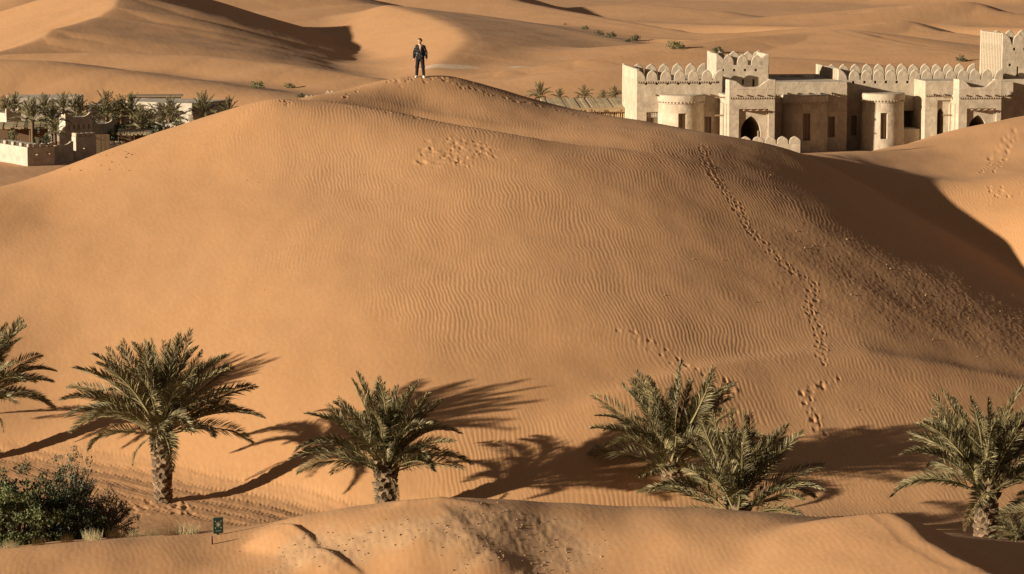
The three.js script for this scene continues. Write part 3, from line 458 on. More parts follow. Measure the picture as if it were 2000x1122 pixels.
// ------------------------------------------------------------------ the fort
{
  const D0 = 250, org = at(1400, 300, D0), TURN = 0.09, ct = Math.cos(TURN), st = Math.sin(TURN);
  const fort = thing('desert_fort', 'large crenellated mud-plaster fort with towers and pointed gateways behind the dune', 'fort', [org.x, org.y, org.z], TURN);
  // local x of image column px on the plane z; local y of image row py there
  const depthOf = (x, z) => -(org.z + (-x * st + z * ct)); // metres ahead
  function fx(px, z) { let x = (px - 1400) / 20; for (let k = 0; k < 5; k++) { const w = depthOf(x, z), X = (px - 1000) / FOCAL * (w * CP * 1.0 + (EYE.y - (org.y + 6)) * SP); x = (X - org.x - z * st) / ct; } return x; }
  function fy(py, px, z) { const w = depthOf(fx(px, z), z), v = (py - 561) / FOCAL; return EYE.y - w * (v * CP + SP) / (CP - v * SP) - org.y; }
  const BOT = -2.2;
  const merlonGeo = planarUV(extr(ogive(1.12, 1.1, 0.88), -0.19, 0.19)), halfL = planarUV(extr(halfOgive(0.95, 1.12, 1), -0.19, 0.19)), halfR = planarUV(extr(halfOgive(0.95, 1.12, -1), -0.19, 0.19));
  const bodyPart = (name, geo, label) => { const m = part(name, geo, fortMat, fort); if (label) m.userData.label = label; return m; };
  function row(parent, x0, x1, y, z, sp, k = 1, ends = true) { // battlement along x
    const n = Math.max(1, Math.round((x1 - x0 - (ends ? 1.5 : 0.2)) / sp)), s0 = ends ? x0 + 0.9 + ((x1 - x0 - 1.8) - (n - 1) * sp) / 2 : x0 + ((x1 - x0) - (n - 1) * sp) / 2;
    for (let i = 0; i < n; i++) { const m = part('merlon', merlonGeo, merlonMat, parent); m.position.set(s0 + i * sp + 0.04 * noise(i * 1.7 + x0, z), y - 0.02, z); m.scale.set(k * (1 + 0.09 * noise(i * 2.3 + x0, 4 + z)), k * (1 + 0.1 * noise(i * 3.1, x0 + z)), 1); m.rotation.z = 0.05 * noise(i * 1.3 + 9, x0); }
    if (ends) { const a = part('corner_merlon', halfL, merlonMat, parent); a.position.set(x0 + 0.01, y, z); a.scale.set(k, k, 1); const b = part('corner_merlon', halfR, merlonMat, parent); b.position.set(x1 - 0.01, y, z); b.scale.set(k, k, 1); }
  }
  function windowPart(parent, x0, x1, y0, y1, z, kind = 'window') { // set back in a cut opening
    const w = part(kind, boxG(x0 + 0.002, x1 - 0.002, y0 + 0.002, y1 - 0.002, z - 0.08, z), darkMat, parent);
    const f = 0.07; part('frame', mergeGeometries([boxG(x0 + 0.004, x0 + f, y0 + 0.004, y1 - 0.004, z + 0.005, z + 0.07), boxG(x1 - f, x1 - 0.004, y0 + 0.004, y1 - 0.004, z + 0.005, z + 0.07), boxG(x0 + f, x1 - f, y1 - f, y1 - 0.004, z + 0.005, z + 0.068), boxG((x0 + x1) / 2 - 0.02, (x0 + x1) / 2 + 0.02, y0 + 0.004, y1 - f, z + 0.005, z + 0.06)]), woodMat, w);
    return w;
  }
  function course(parent, x0, x1, y, z) { const gs = [boxG(x0, x1, y - 0.05, y + 0.05, z, z + 0.09)], n = Math.round((x1 - x0) / 0.24); for (let i = 0; i < n; i++) { const c = new THREE.SphereGeometry(0.085, 6, 4); c.translate(x0 + (i + 0.5) * (x1 - x0) / n, y - 0.06, z + 0.07); gs.push(c); } part('string_course', mergeGeometries(gs.map(g => g.index ? g.toNonIndexed() : g)), trimMat, parent).userData.kind = 'stuff'; }
  function spouts(parent, xs, y, z, len = 0.45) { for (const x of xs) { const g = new THREE.CylinderGeometry(0.07, 0.08, len, 7); g.rotateX(Math.PI / 2); g.translate(x, y, z + len / 2 - 0.05); part('beam_end', g, beamMat, parent); } }
  const hole = (x, y, z, s = 0.3) => boxG(x - s / 2, x + s / 2, y - s / 2, y + s / 2, z - 0.5, z + 0.3);
  // -- left block with the long battlement
  { const z = -1, x0 = fx(1243, z), x1 = fx(1412, z), top = fy(157, 1320, z), dz = 10.5; const wy0 = fy(262, 1275, z), holes = [1262, 1283, 1304, 1325, 1346, 1367, 1388].map(p => hole(fx(p, z), fy(163, 1320, z), z, 0.26));
    const b = bodyPart('battlement_block', cut(rbox(x0, x1, BOT, top, z - dz, z), [...holes, boxG(fx(1263, z), fx(1286, z), BOT, fy(219, 1275, z), z - 0.45, z + 0.2), boxG(fx(1375, z), fx(1390, z), BOT, fy(228, 1382, z), z - 0.45, z + 0.2)]));
    row(b, x0, x1, top - 0.04, z - 0.22, 1.36, 0.98); row(b, x0, x1, top - 0.03, z - dz + 0.22, 1.36, 1.12);
    part('solid_parapet', planarUV(rbox(x0 - 0.01, x0 + 0.4, top - 0.05, top + 1.12, z - dz + 0.45, z - 0.45)), merlonMat, b);
    course(b, x0 + 0.05, x1 - 0.6, fy(159.5, 1320, z), z); spouts(b, [fx(1279, z), fx(1385, z)], fy(185, 1320, z), z, 0.8);
    windowPart(b, fx(1263, z), fx(1286, z), wy0, fy(229, 1275, z), z - 0.3, 'window'); const lx0 = fx(1264, z), lx1 = fx(1285, z), ly = fy(229, 1275, z), ly1 = fy(220, 1275, z), bars = []; for (let i = 0; i <= 6; i++) bars.push(boxG(lerp(lx0, lx1, i / 6) - 0.02, lerp(lx0, lx1, i / 6) + 0.02, ly, ly1, z - 0.25, z - 0.2)); for (let i = 0; i <= 3; i++) bars.push(boxG(lx0, lx1, lerp(ly, ly1, i / 3) - 0.02, lerp(ly, ly1, i / 3) + 0.02, z - 0.255, z - 0.195)); part('lattice', mergeGeometries(bars), latticeMat, b);
    windowPart(b, fx(1375, z), fx(1390, z), wy0, fy(228, 1382, z), z - 0.3); }
  function roundTower(pxa, pxb, pyTop, pyStr, z, wpx, wpy, name, lab) {
    const xa = fx(pxa, z), xb = fx(pxb, z), R = (xb - xa) / 2, cx = (xa + xb) / 2, top = fy(pyTop, (pxa + pxb) / 2, z + R), pr = [[R * 1.06, BOT], [R * 1.02, 0], [R, (top - 1) * 0.6], [R * 0.985, top - 0.95], [R * 1.0, top - 0.9], [R * 1.0, top - 0.06], [R * 0.97, top], [0.001, top]].map(a => new THREE.Vector2(...a));
    const g = new THREE.LatheGeometry(pr, 40); g.translate(cx, 0, z);
    const w0 = fx(wpx[0], z + R), w1 = fx(wpx[1], z + R), wt = fy(wpy[0], wpx[0], z + R), wb = fy(wpy[1], wpx[0], z + R);
    const base = new THREE.CylinderGeometry(R * 0.97, R * 1.06, top - BOT, 40); base.translate(cx, (top + BOT) / 2, z);
    const b = bodyPart(name, cut(base, [boxG(w0, w1, wb, wt, z, z + R + 1)]), lab);
    const cap = part('parapet', planarUV((() => { const q = new THREE.LatheGeometry([[R * 1.03, top - 0.85], [R * 1.035, top - 0.08], [R * 1.0, top + 0.02], [R * 0.85, top + 0.02]].map(a => new THREE.Vector2(...a)), 40); q.translate(cx, 0, z); return q; })()), merlonMat, b);
    const ys = fy(pyStr, (pxa + pxb) / 2, z + R), gs = [], n = 44; for (let i = 0; i < n; i++) { const a = i / n * 6.2832, c = new THREE.SphereGeometry(0.085, 6, 4); c.translate(cx + Math.cos(a) * R * 1.045, ys, z + Math.sin(a) * R * 1.045); gs.push(c); } part('string_course', mergeGeometries(gs), trimMat, b).userData.kind = 'stuff';
    const zi = z + Math.sqrt(Math.max(0.1, R * R - Math.max(Math.abs(w0 - cx), Math.abs(w1 - cx)) ** 2)) - 0.3; windowPart(b, w0, w1, wb, wt, zi);
    return b;
  }
  roundTower(1286, 1376, 187, 201, -1, [1326, 1341], [222, 262], 'round_tower', 'sunlit round tower nearest the reed shelter');
  // -- upper tower
  { const z = -2.5, x0 = fx(1398, z), x1 = fx(1502, z), top = fy(127, 1450, z), dz = 5.2; const b = bodyPart('square_tower', cut(rbox(x0, x1, BOT, top, z - dz, z), [...[1412, 1434, 1455, 1476].map(p => hole(fx(p, z), fy(137, 1450, z), z, 0.24)), boxG(fx(1449.5, z), fx(1453, z), fy(165, 1450, z), fy(155, 1450, z), z - 0.6, z + 0.2), boxG(fx(1469.5, z), fx(1474, z), fy(170, 1470, z), fy(155, 1470, z), z - 0.6, z + 0.2)]));
    row(b, x0, x1, top - 0.04, z - 0.22, 1.42, 1.0); row(b, x0, x1, top - 0.03, z - dz + 0.22, 1.42, 1.12); part('solid_parapet', planarUV(rbox(x0 - 0.01, x0 + 0.4, top - 0.05, top + 1.12, z - dz + 0.45, z - 0.45)), merlonMat, b); part('solid_parapet', planarUV(rbox(x1 - 0.4, x1 + 0.01, top - 0.05, top + 1.1, z - dz + 0.45, z - 0.45)), merlonMat, b);
    part('pier', planarUV(rbox(fx(1385, z - 4), fx(1397, z - 3), BOT, top + 1.2, z - 5.4, z - 4.2)), fortMat, b); }
  function gate(pxa, pxb, pyTop, pyScoop, scoopA, scoopB, pyStr, panel, arch, z, dz, name, lab, rightDown) {
    const x0 = fx(pxa, z), x1 = fx(pxb, z), m = (pxa + pxb) / 2, top = fy(pyTop, m, z), sc = fy(pyScoop, m, z), roof = sc - 0.25;
    const pa = fx(panel[0], z), pb = fx(panel[1], z), pt = fy(panel[2], m, z), aw = fx(arch[1], z) - fx(arch[0], z), ax = (fx(arch[1], z) + fx(arch[0], z)) / 2, at0 = fy(arch[2], m, z);
    const back = fy(188, m, z); part('gate_house', cut(rbox(x0 + 0.05, x1 - 0.05, BOT, back, z - dz, z - 2.105), [extr(ogive(aw, Math.min(at0, back - 0.4) - BOT + 0.5, aw * 0.85, ax, BOT - 0.5), z - dz + 0.8, z - 1.9, 0)]), fortMat, fort);
    const b = bodyPart(name, cut(rbox(x0, x1, BOT, roof, z - 2.1, z, 0.07), [boxG(pa, pb, BOT - 1, pt, z - 0.28, z + 0.3), extr(ogive(aw, at0 - BOT + 0.5, aw * 0.85, ax, BOT - 0.5), z - 2.4, z + 0.4, 0)]), lab);
    const s = new THREE.Shape(), sa = fx(scoopA, z), sb = fx(scoopB, z); s.moveTo(x0, roof - 0.02); s.lineTo(x0, top); s.lineTo(lerp(x0, sa, 0.35), top - 0.05); s.bezierCurveTo(sa, top - 0.1, sa, sc + 0.05, lerp(sa, sb, 0.3), sc); s.lineTo(lerp(sa, sb, 0.7), sc); s.bezierCurveTo(sb, sc + 0.05, sb, top - 0.1, lerp(x1, sb, 0.45), top - 0.02); s.lineTo(x1, top); s.lineTo(x1, roof - 0.02); s.closePath();
    part('scooped_parapet', planarUV(extr(s, z - 0.45, z - 0.004, 0.04)), merlonMat, b); part('solid_parapet', planarUV(rbox(x0 + 0.004, x0 + 0.42, roof - 0.02, top - 0.02, z - 2.08, z - 0.46)), merlonMat, b); part('solid_parapet', planarUV(rbox(x1 - 0.42, x1 - 0.004, roof - 0.02, top - 0.02, z - 2.08, z - 0.46)), merlonMat, b);
    const ys = fy(pyStr, m, z); course(b, x0 + 0.03, x1 - 0.03, ys, z); for (let i = 0; i < 4; i++) spouts(b, [lerp(x0, x1, 0.16 + 0.22 * i)], ys + 0.22, z, 0.3);
    for (let i = 0; i < 4; i++) { const g = new THREE.CylinderGeometry(0.07, 0.07, 0.9, 7); g.rotateX(Math.PI / 2 - 0.12); g.translate(lerp(pa, pb, 0.16 + 0.23 * i), pt - 0.12, z + 0.1); part('beam_end', g, beamMat, b); }
    const dr = part('door', extr(ogive(aw - 0.02, at0 - BOT - 0.05, aw * 0.85, ax, BOT), z - dz + 0.85, z - dz + 0.95, 0), woodMat, b); part('door_leaf', boxG(ax + aw * 0.38, ax + aw * 0.44, BOT + 0.4, at0 - aw * 0.75, z - 1.7, z - 0.5), beamMat, dr);
    // pilasters on the sunlit flank
    for (const [zz, w] of [[z - 1.3, 0.4], [z - 3.4, 0.6]]) part('pilaster', planarUV(rbox(x0 - 0.16, x0 + 0.1, BOT, ys - 0.7, zz - w, zz + w)), fortMat, b);
    for (const yy of [ys - 0.1, ys - 1.15 * 1.6]) { const g = new THREE.CylinderGeometry(0.08, 0.08, 1.1, 7); g.rotateZ(Math.PI / 2); g.translate(x0 - 0.4, yy, z - 2.1); part('beam_end', g, beamMat, b); }
    return b;
  }
  gate(1424, 1515, 156, 170, 1445, 1490, 190.5, [1444, 1502, 213], [1449, 1488, 227], 5, 7.4, 'gate_block', 'left pointed gateway with scooped parapet');
  // -- centre block, mostly in the gate's shade
  { const z = 0, x0 = fx(1512, z), x1 = fx(1656, z), top = fy(160, 1590, z); const b = bodyPart('plain_block', cut(rbox(x0, x1, BOT, top, z - 12, z), [boxG(fx(1619, z), fx(1632, z), fy(268, 1625, z), fy(228, 1625, z), z - 0.45, z + 0.2)]));
    windowPart(b, fx(1619, z), fx(1632, z), fy(268, 1625, z), fy(228, 1625, z), z - 0.3); course(b, x0 + 0.02, x1 - 0.02, fy(184.5, 1590, z), z); spouts(b, [1537, 1557, 1579, 1601, 1624].map(p => fx(p, z)), fy(182, 1590, z), z, 0.5);
    part('roof_parapet', planarUV(rbox(fx(1500, z - 9), fx(1600, z - 9), top - 0.3, fy(145, 1550, z - 9), z - 9.4, z - 9)), merlonMat, b); part('roof_hatch', planarUV(rbox(fx(1570, z - 7), fx(1592, z - 7), top - 0.2, fy(147, 1580, z - 7), z - 8.2, z - 7)), merlonMat, b); }
  roundTower(1528, 1616, 187, 202, 0.1, [1570, 1584], [222, 275], 'round_tower', 'round tower in the shade between gate and corner');
  // -- long right wing with double battlement
  { const z = -3, x0 = fx(1637, z), x1 = fx(2040, z), top = fy(156, 1750, z), dz = 10.8; const b = bodyPart('long_wing', cut(rbox(x0, x1, BOT, top, z - dz, z), [...[1667, 1689, 1710, 1731, 1752, 1773].map(p => hole(fx(p, z), fy(160.5, 1720, z), z, 0.26)), boxG(fx(1664, z), fx(1675, z), fy(265, 1670, z), fy(226, 1670, z), z - 0.45, z + 0.2), boxG(fx(1764, z), fx(1800, z), fy(252, 1780, z), fy(216, 1780, z), z - 2.2, z + 0.2)]));
    row(b, x0, fx(1960, z), top - 0.04, z - 0.22, 1.22, 1.0); row(b, x0, fx(1960, z), top - 0.03, z - dz + 0.22, 1.22, 1.05);
    const sl = part('solid_parapet', planarUV(rbox(x0 - 0.01, x0 + 0.4, top - 0.05, top + 1.12, z - dz + 0.45, z - 0.45)), merlonMat, b); for (let i = 0; i < 12; i++) part('rib', boxG(x0 - 0.09, x0 - 0.012, top - 0.3, top + 1.05, z - 1 - i * 0.75, z - 0.7 - i * 0.75), merlonMat, sl);
    windowPart(b, fx(1664, z), fx(1675, z), fy(265, 1670, z), fy(226, 1670, z), z - 0.3); windowPart(b, fx(1764, z) , fx(1800, z), fy(252, 1780, z), fy(216, 1780, z), z - 2.1, 'doorway'); }
  roundTower(1685, 1766, 184, 198, -0.8, [1722, 1735], [221, 272], 'round_tower', 'half-shaded round tower beside the dark doorway');
  part('low_wall', planarUV(rbox(fx(1758, 0), fx(1799, 0), BOT, fy(252, 1780, 0), -2.9, 0)), fortMat, fort);
  // -- middle right block with the narrow pointed doorway
  { const z = 1.2, x0 = fx(1807, z), x1 = fx(1880, z), top = fy(158, 1830, z); const aw = fx(1846, z) - fx(1833, z), ax = fx(1839.5, z); const b = bodyPart('porch_block', cut(rbox(x0, x1, BOT, top, z - 6, z), [boxG(fx(1832, z), fx(1858, z), BOT - 1, fy(196, 1840, z), z - 0.22, z + 0.2), extr(ogive(aw, fy(211, 1840, z) - BOT + 0.5, aw * 1.3, ax, BOT - 0.5), z - 2.5, z + 0.4, 0)]));
    course(b, x0 + 0.02, x1 - 0.9, fy(186, 1830, z), z); spouts(b, [1822, 1843].map(p => fx(p, z)), fy(184, 1830, z), z, 0.5); part('door', boxG(ax - aw / 2, ax + aw / 2, BOT, fy(212, 1840, z), z - 2.45, z - 2.3), woodMat, b); }
  gate(1873, 1958, 155, 171, 1890, 1934, 190.5, [1890, 1948, 212], [1895, 1931, 225], 4, 6.8, 'gate_block', 'right pointed gateway half buried by the dune');
  // -- lit pier and dark return beyond the right gate
  { const z = -0.5, x0 = fx(1950, z), x1 = fx(1981, z); const b = bodyPart('pier', planarUV(rbox(x0, x1, BOT, fy(160, 1970, z), z - 4, z))); course(b, x0 + 0.02, x1 - 0.02, fy(186, 1970, z), z); }
  // -- tall tower at the right edge
  { const z = -4.2, x0 = fx(1956, z), x1 = fx(2070, z), top = fy(87, 1980, z), dz = 8.2; const b = bodyPart('tall_tower', cut(rbox(x0, x1, BOT, top, z - dz, z), [...[1980, 2000, 2020].map(p => hole(fx(p, z), fy(96, 1990, z), z, 0.26)), hole(fx(1972, z), fy(127, 1990, z), z, 0.26), boxG(fx(1985.5, z), fx(1989, z), fy(150, 1987, z), fy(130, 1987, z), z - 0.6, z + 0.2)]));
    row(b, x0, x1, top - 0.04, z - 0.22, 1.3, 1.05); row(b, x0, x1, top - 0.03, z - dz + 0.22, 1.3, 1.1);
    const sl = part('solid_parapet', planarUV(rbox(x0 - 0.01, x0 + 0.4, top - 0.05, top + 1.12, z - dz + 0.45, z - 0.45)), merlonMat, b); for (let i = 0; i < 13; i++) part('rib', boxG(x0 - 0.1, x0 - 0.012, top - 4.4, top + 1.06, z - 0.55 - i * 0.58, z - 0.3 - i * 0.58), merlonMat, sl); }
  // -- low garden wall with rounded battlements in front of the left gate
}
{ const a = ground(1440, 232), b = ground(1564, 232), tp = at(1564, 281, 232).y, L = b.x - a.x, w = thing('garden_wall', 'low pale wall with pointed battlements half sunk behind the dune crest', 'wall', [a.x, a.y, a.z], 0.05);
  part('wall', planarUV(rbox(0, L, -1.5, tp - a.y, -0.22, 0.22, 0.06)), fortMat, w); const mg = planarUV(extr(ogive(1.05, 0.72, 0.5), -0.21, 0.21)); for (let i = 0; i < 5; i++) { const m = part('merlon', mg, merlonMat, w); m.position.set(L - 0.53 - i * 1.12, tp - a.y - 0.03, 0); } }
// ------------------------------------------------------------------ the village in the hollow
{
  const S = d => FOCAL / d, TH = 0.6, yAt = (px, py, d) => at(px, py, d).y;
  const vg = 'plastered village houses among the palms';
  const hornGeo = (h) => { const s = new THREE.Shape(); s.moveTo(0, 0); s.lineTo(0, h); s.lineTo(0.35, h); s.bezierCurveTo(0.5, h * 0.5, 0.8, 0.12, 1.3, 0); s.closePath(); return planarUV(extr(s, -0.3, -0.004, 0.03)); };
  const capGeo = planarUV(rbox(-0.32, 0.32, -0.02, 0.42, -0.22, 0.22, 0.16));
  function corner(name, label, cat, pxL, pxC, pxR, py, d, turn, o = {}) { // a house or wall whose near corner is at column pxC
    const g = ground(pxC, d), s = S(d), w = (pxR - pxC) / s / Math.cos(turn), dep = Math.max(o.depth || 0, (pxC - pxL) / s / Math.max(0.2, Math.sin(turn))), h = yAt(pxC, py, d) - g.y;
    const t = thing(name, label, cat, [g.x, g.y, g.z], turn, o.group);
    const slots = (o.slits || []).map(([u, v, a, b]) => boxG(w * u - a, w * u + a, h * v - b, h * v + b, -0.3, 0.2));
    const wall = part('wall', slots.length ? cut(rbox(0, w, -2, h, -dep, 0, 0.07), slots) : planarUV(rbox(0, w, -2, h, -dep, 0, 0.07)), o.mat || villageMat, t);
    (o.slits || []).forEach(([u, v, a, b]) => part('window', boxG(w * u - a + .003, w * u + a - .003, h * v - b + .003, h * v + b - .003, -0.28, -0.24), darkMat, t));
    if (o.horn) { const hg = hornGeo(o.horn); const a = part('parapet_horn', hg, merlonMat, t); a.position.set(0, h - 0.02, 0); const b = part('parapet_horn', hg, merlonMat, t); b.position.set(w, h - 0.02, -0.304); b.rotation.y = Math.PI; const c = part('parapet_horn', hg, merlonMat, t); c.position.set(0.304, h - 0.02, -dep); c.rotation.y = -Math.PI / 2; }
    for (let i = 0; i < (o.caps || 0); i++) { const c = part('merlon', capGeo, merlonMat, t); c.position.set(w * (i + 0.5) / o.caps, h, -0.23); }
    for (let i = 0; i < (o.sideCaps || 0); i++) { const c = part('merlon', capGeo, merlonMat, t); c.position.set(0.23, h, -dep * (i + 0.9) / (o.sideCaps + 0.6)); c.rotation.y = Math.PI / 2; }
    for (const [u, v] of o.spouts || []) { const q = new THREE.CylinderGeometry(0.07, 0.08, 0.8, 6); q.rotateX(Math.PI / 2); q.translate(w * u, h * v, 0.3); part('beam_end', q, beamMat, t); }
    return t;
  }
  corner('compound_wall', 'outer village wall at the left edge, one face sunlit and one in shade', 'wall', -70, 53, 101, 288, 290, TH, { caps: 4, sideCaps: 5, spouts: [[0.3, 0.6], [0.75, 0.62]], group: 'village walls' });
  corner('compound_wall', 'short shaded wall set back between the outer wall and its square bastion', 'wall', 92, 100, 139, 285, 296, TH, { horn: 0.45, depth: 0.5, group: 'village walls' });
  corner('wall_bastion', 'square shaded bastion of the village wall with capped top', 'bastion', 137, 148, 184, 267, 299, TH, { caps: 4, sideCaps: 2, spouts: [[0.35, 0.5]], group: 'village walls' });
  corner('compound_wall', 'low capped wall between the bastion and the thatched shelter', 'wall', 178, 182, 242, 284, 306, TH - 0.2, { caps: 6, depth: 0.5, group: 'village walls' });
  corner('village_house', 'shaded village house with a row of five slit windows', 'house', 111, 128, 176, 229, 312, TH, { horn: 0.55, slits: [0.14, 0.32, 0.5, 0.68, 0.86].map(u => [u, 0.72, 0.09, 0.3]), group: vg });
  corner('village_house', 'lower shaded wing stepping down from the slit-windowed house', 'house', 170, 177, 220, 242, 316, TH, { horn: 0.45, depth: 2, group: vg });
  corner('village_house', 'house cut by the left edge with a sunlit rounded corner', 'house', -30, 13, 39, 221, 320, TH, { horn: 0.6, group: vg });
  corner('village_house', 'long pale house behind the leftmost palms', 'house', -2, 14, 152, 191, 334, 0.08, { depth: 8, horn: 0.4, group: vg });
  corner('village_house', 'broad pale house with a flat upper roof behind the palms', 'house', 222, 236, 385, 197, 336, -0.45, { depth: 9, group: vg, spouts: [[0.45, 0.82]] });
  { const g = ground(300, 340), t = thing('roof_terrace', 'flat roof storey on top of the broad pale house', 'roof', [g.x, 0, g.z - 1], 0.1); const y0 = yAt(300, 199, 341), y1 = yAt(300, 189, 342); part('wall', planarUV(rbox(-3.4, 3.4, y0 - 0.6, y1, -5, -1)), villageMat, t); part('roof_slab', boxG(-3.7, 3.7, y1 + 0.002, y1 + 0.16, -5.3, -0.7), beamMat, t); }
  corner('village_house', 'small sunlit house with scooped parapets at the foot of the dune', 'house', 360, 369, 408, 238, 320, -0.3 + 0.45, { horn: 0.7, depth: 3, group: vg });
  corner('village_house', 'sunlit parapet end farthest right in the village, beside the dune', 'house', 404, 409, 440, 240, 327, 0.15, { horn: 0.5, depth: 3, group: vg });
  corner('village_house', 'pale low house glimpsed between palms left of the broad pale house', 'house', 160, 168, 214, 205, 333, -0.15, { depth: 5, horn: 0.4, group: vg });
  corner('village_house', 'pale house end rising at the right above the rightmost village palms', 'house', 384, 392, 424, 206, 338, -0.2, { depth: 5, group: vg });
  corner('village_house', 'whitish low wall block beside the bush below the small sunlit house', 'house', 296, 302, 344, 243, 318, -0.2, { depth: 3, horn: 0.35, group: vg });
  // shelters
  const thatch = new THREE.MeshStandardMaterial({ color: new THREE.Color(0.42, 0.33, 0.21), map: plasterMap, roughness: 1 });
  const reed = [0.8, 1, 1.2].map(k => new THREE.MeshStandardMaterial({ color: new THREE.Color(0.40 * k, 0.27 * k, 0.15 * k), roughness: 0.95 }));
  function roofGeo(w, dep, y, seed, tilt) { const gs = [], r = rng(seed), n = 26; for (let i = 0; i < n; i++) { const x = -w / 2 + w * (i + 0.5) / n, l = dep * (0.96 + 0.08 * r()), g = new THREE.BoxGeometry(w / n * 1.06, 0.16 + 0.08 * r(), l); g.rotateX(tilt); g.translate(x, y + (r() - 0.5) * 0.05, (r() - 0.5) * 0.12 - dep / 2); gs.push(g); } return planarUV(mergeGeometries(gs.map(g => g.toNonIndexed()))); }
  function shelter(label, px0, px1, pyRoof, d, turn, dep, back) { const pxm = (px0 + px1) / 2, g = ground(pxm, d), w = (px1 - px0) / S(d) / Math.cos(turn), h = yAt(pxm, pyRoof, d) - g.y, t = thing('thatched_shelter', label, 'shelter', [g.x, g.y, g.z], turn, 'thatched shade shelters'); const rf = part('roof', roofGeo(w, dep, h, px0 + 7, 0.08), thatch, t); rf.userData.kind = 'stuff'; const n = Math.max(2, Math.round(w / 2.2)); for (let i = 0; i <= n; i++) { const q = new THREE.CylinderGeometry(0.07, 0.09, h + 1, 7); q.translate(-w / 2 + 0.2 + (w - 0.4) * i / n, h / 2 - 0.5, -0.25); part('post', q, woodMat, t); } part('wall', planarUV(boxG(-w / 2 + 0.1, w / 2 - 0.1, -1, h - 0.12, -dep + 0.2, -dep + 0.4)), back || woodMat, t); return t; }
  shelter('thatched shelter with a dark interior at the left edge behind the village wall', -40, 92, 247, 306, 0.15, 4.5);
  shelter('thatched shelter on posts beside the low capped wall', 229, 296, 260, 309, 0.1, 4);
  { const g = ground(196, 304), t = thing('reed_screen', 'pale reed screen standing behind the low capped wall', 'screen', [g.x, g.y, g.z], 0.3), y1 = yAt(196, 263, 304) - g.y, r = rng(3); for (let i = 0; i < 22; i++) { const q = new THREE.CylinderGeometry(0.05, 0.05, y1 + 0.5 + 0.06 * r(), 5); q.translate(-1.05 + i * 0.1, y1 / 2 - 0.25, 0); part('reed', q, reed[Math.floor(r() * 3)], t); } }
  // reed shelter beside the fort
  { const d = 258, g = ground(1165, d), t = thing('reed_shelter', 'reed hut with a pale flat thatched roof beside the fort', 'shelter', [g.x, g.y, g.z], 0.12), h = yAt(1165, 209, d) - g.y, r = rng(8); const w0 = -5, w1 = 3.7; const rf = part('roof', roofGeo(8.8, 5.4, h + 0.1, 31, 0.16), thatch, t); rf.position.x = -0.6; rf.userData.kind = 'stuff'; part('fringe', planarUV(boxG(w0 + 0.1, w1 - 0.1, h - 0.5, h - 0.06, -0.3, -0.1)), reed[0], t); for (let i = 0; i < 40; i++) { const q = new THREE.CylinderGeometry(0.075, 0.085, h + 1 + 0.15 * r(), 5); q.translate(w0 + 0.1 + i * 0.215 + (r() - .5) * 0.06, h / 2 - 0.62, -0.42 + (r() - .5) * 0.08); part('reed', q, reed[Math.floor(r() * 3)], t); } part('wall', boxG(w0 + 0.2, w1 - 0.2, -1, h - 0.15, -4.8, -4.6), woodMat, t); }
  // battlement tips peeping over the crest
  { const d = 296; for (const [a, b, py, py2, label] of [[596, 640, 184, 196, 'row of white pointed battlements peeping over the dune crest, the lower longer row'], [637, 654, 175, 190, 'white pointed battlements peeping over the dune crest, the short higher row']]) { const g = ground(a, d), y1 = yAt(a, py2, d) - g.y, L = (b - a) / S(d), t = thing('battlement_wall', label, 'wall', [g.x, g.y, g.z], 0.06, 'white battlements behind the crest'); part('wall', planarUV(rbox(0, L, -1, y1, -0.25, 0.25)), villageMat, t); const mg = planarUV(extr(ogive(0.5, (py2 - py) / S(d) , 0.5), -0.15, 0.15, 0.02)), n = Math.round(L / 0.52); for (let i = 0; i < n; i++) { const m = part('merlon', mg, merlonMat, t); m.position.set((i + 0.5) * L / n, y1 - 0.03, 0); } } }
  // palms of the village: trunk and crown only at this distance
  const protos = [0, 1, 2, 3].map(k => { const r = rng(60 + k), gs = [], N = 26; for (let i = 0; i < N; i++) { const s = (i + 0.5) / N, cl = clamp(Math.floor(s * 7.2 + (r() - .5) * 1.4), 0, 7), f = [[1.5, 0.16], [1.34, 0.36], [1.18, 0.55], [1.0, 0.85], [0.78, 1.1], [0.52, 1.2], [0.25, 1.15], [-0.05, 0.95]][cl], g = frondGeo(900 + k * 40 + i, f[0], f[1], 34, false, 1.35, 0.55, true); const m = new THREE.Matrix4().makeRotationY(i * 2.4 + r() * 0.5).multiply(new THREE.Matrix4().makeScale(1, 1, 1).multiplyScalar(0.85 + 0.25 * r())); m.elements[15] = 1; g.applyMatrix4(m); g.translate(0, -0.12 * s, 0); gs.push(g); } return mergeGeometries(gs); });
  const vTrunk = new THREE.CylinderGeometry(0.2, 0.24, 1, 9); vTrunk.translate(0, -0.5, 0);
  function farPalm(px, py, d, fl, k, label, group) { const g = ground(px, d), y = yAt(px, py, d), t = thing('village_palm', label, 'palm tree', [g.x, g.y, g.z], k * 1.7 + px * 0.13, group); const H = Math.max(0.3, y - g.y), tr = part('trunk', vTrunk, trunkMat, t); tr.position.y = H + 0.02; tr.scale.y = H + 0.4; const c = part('crown', protos[k % 4], frondMat, t); c.position.y = H; c.scale.setScalar(fl); return t; }
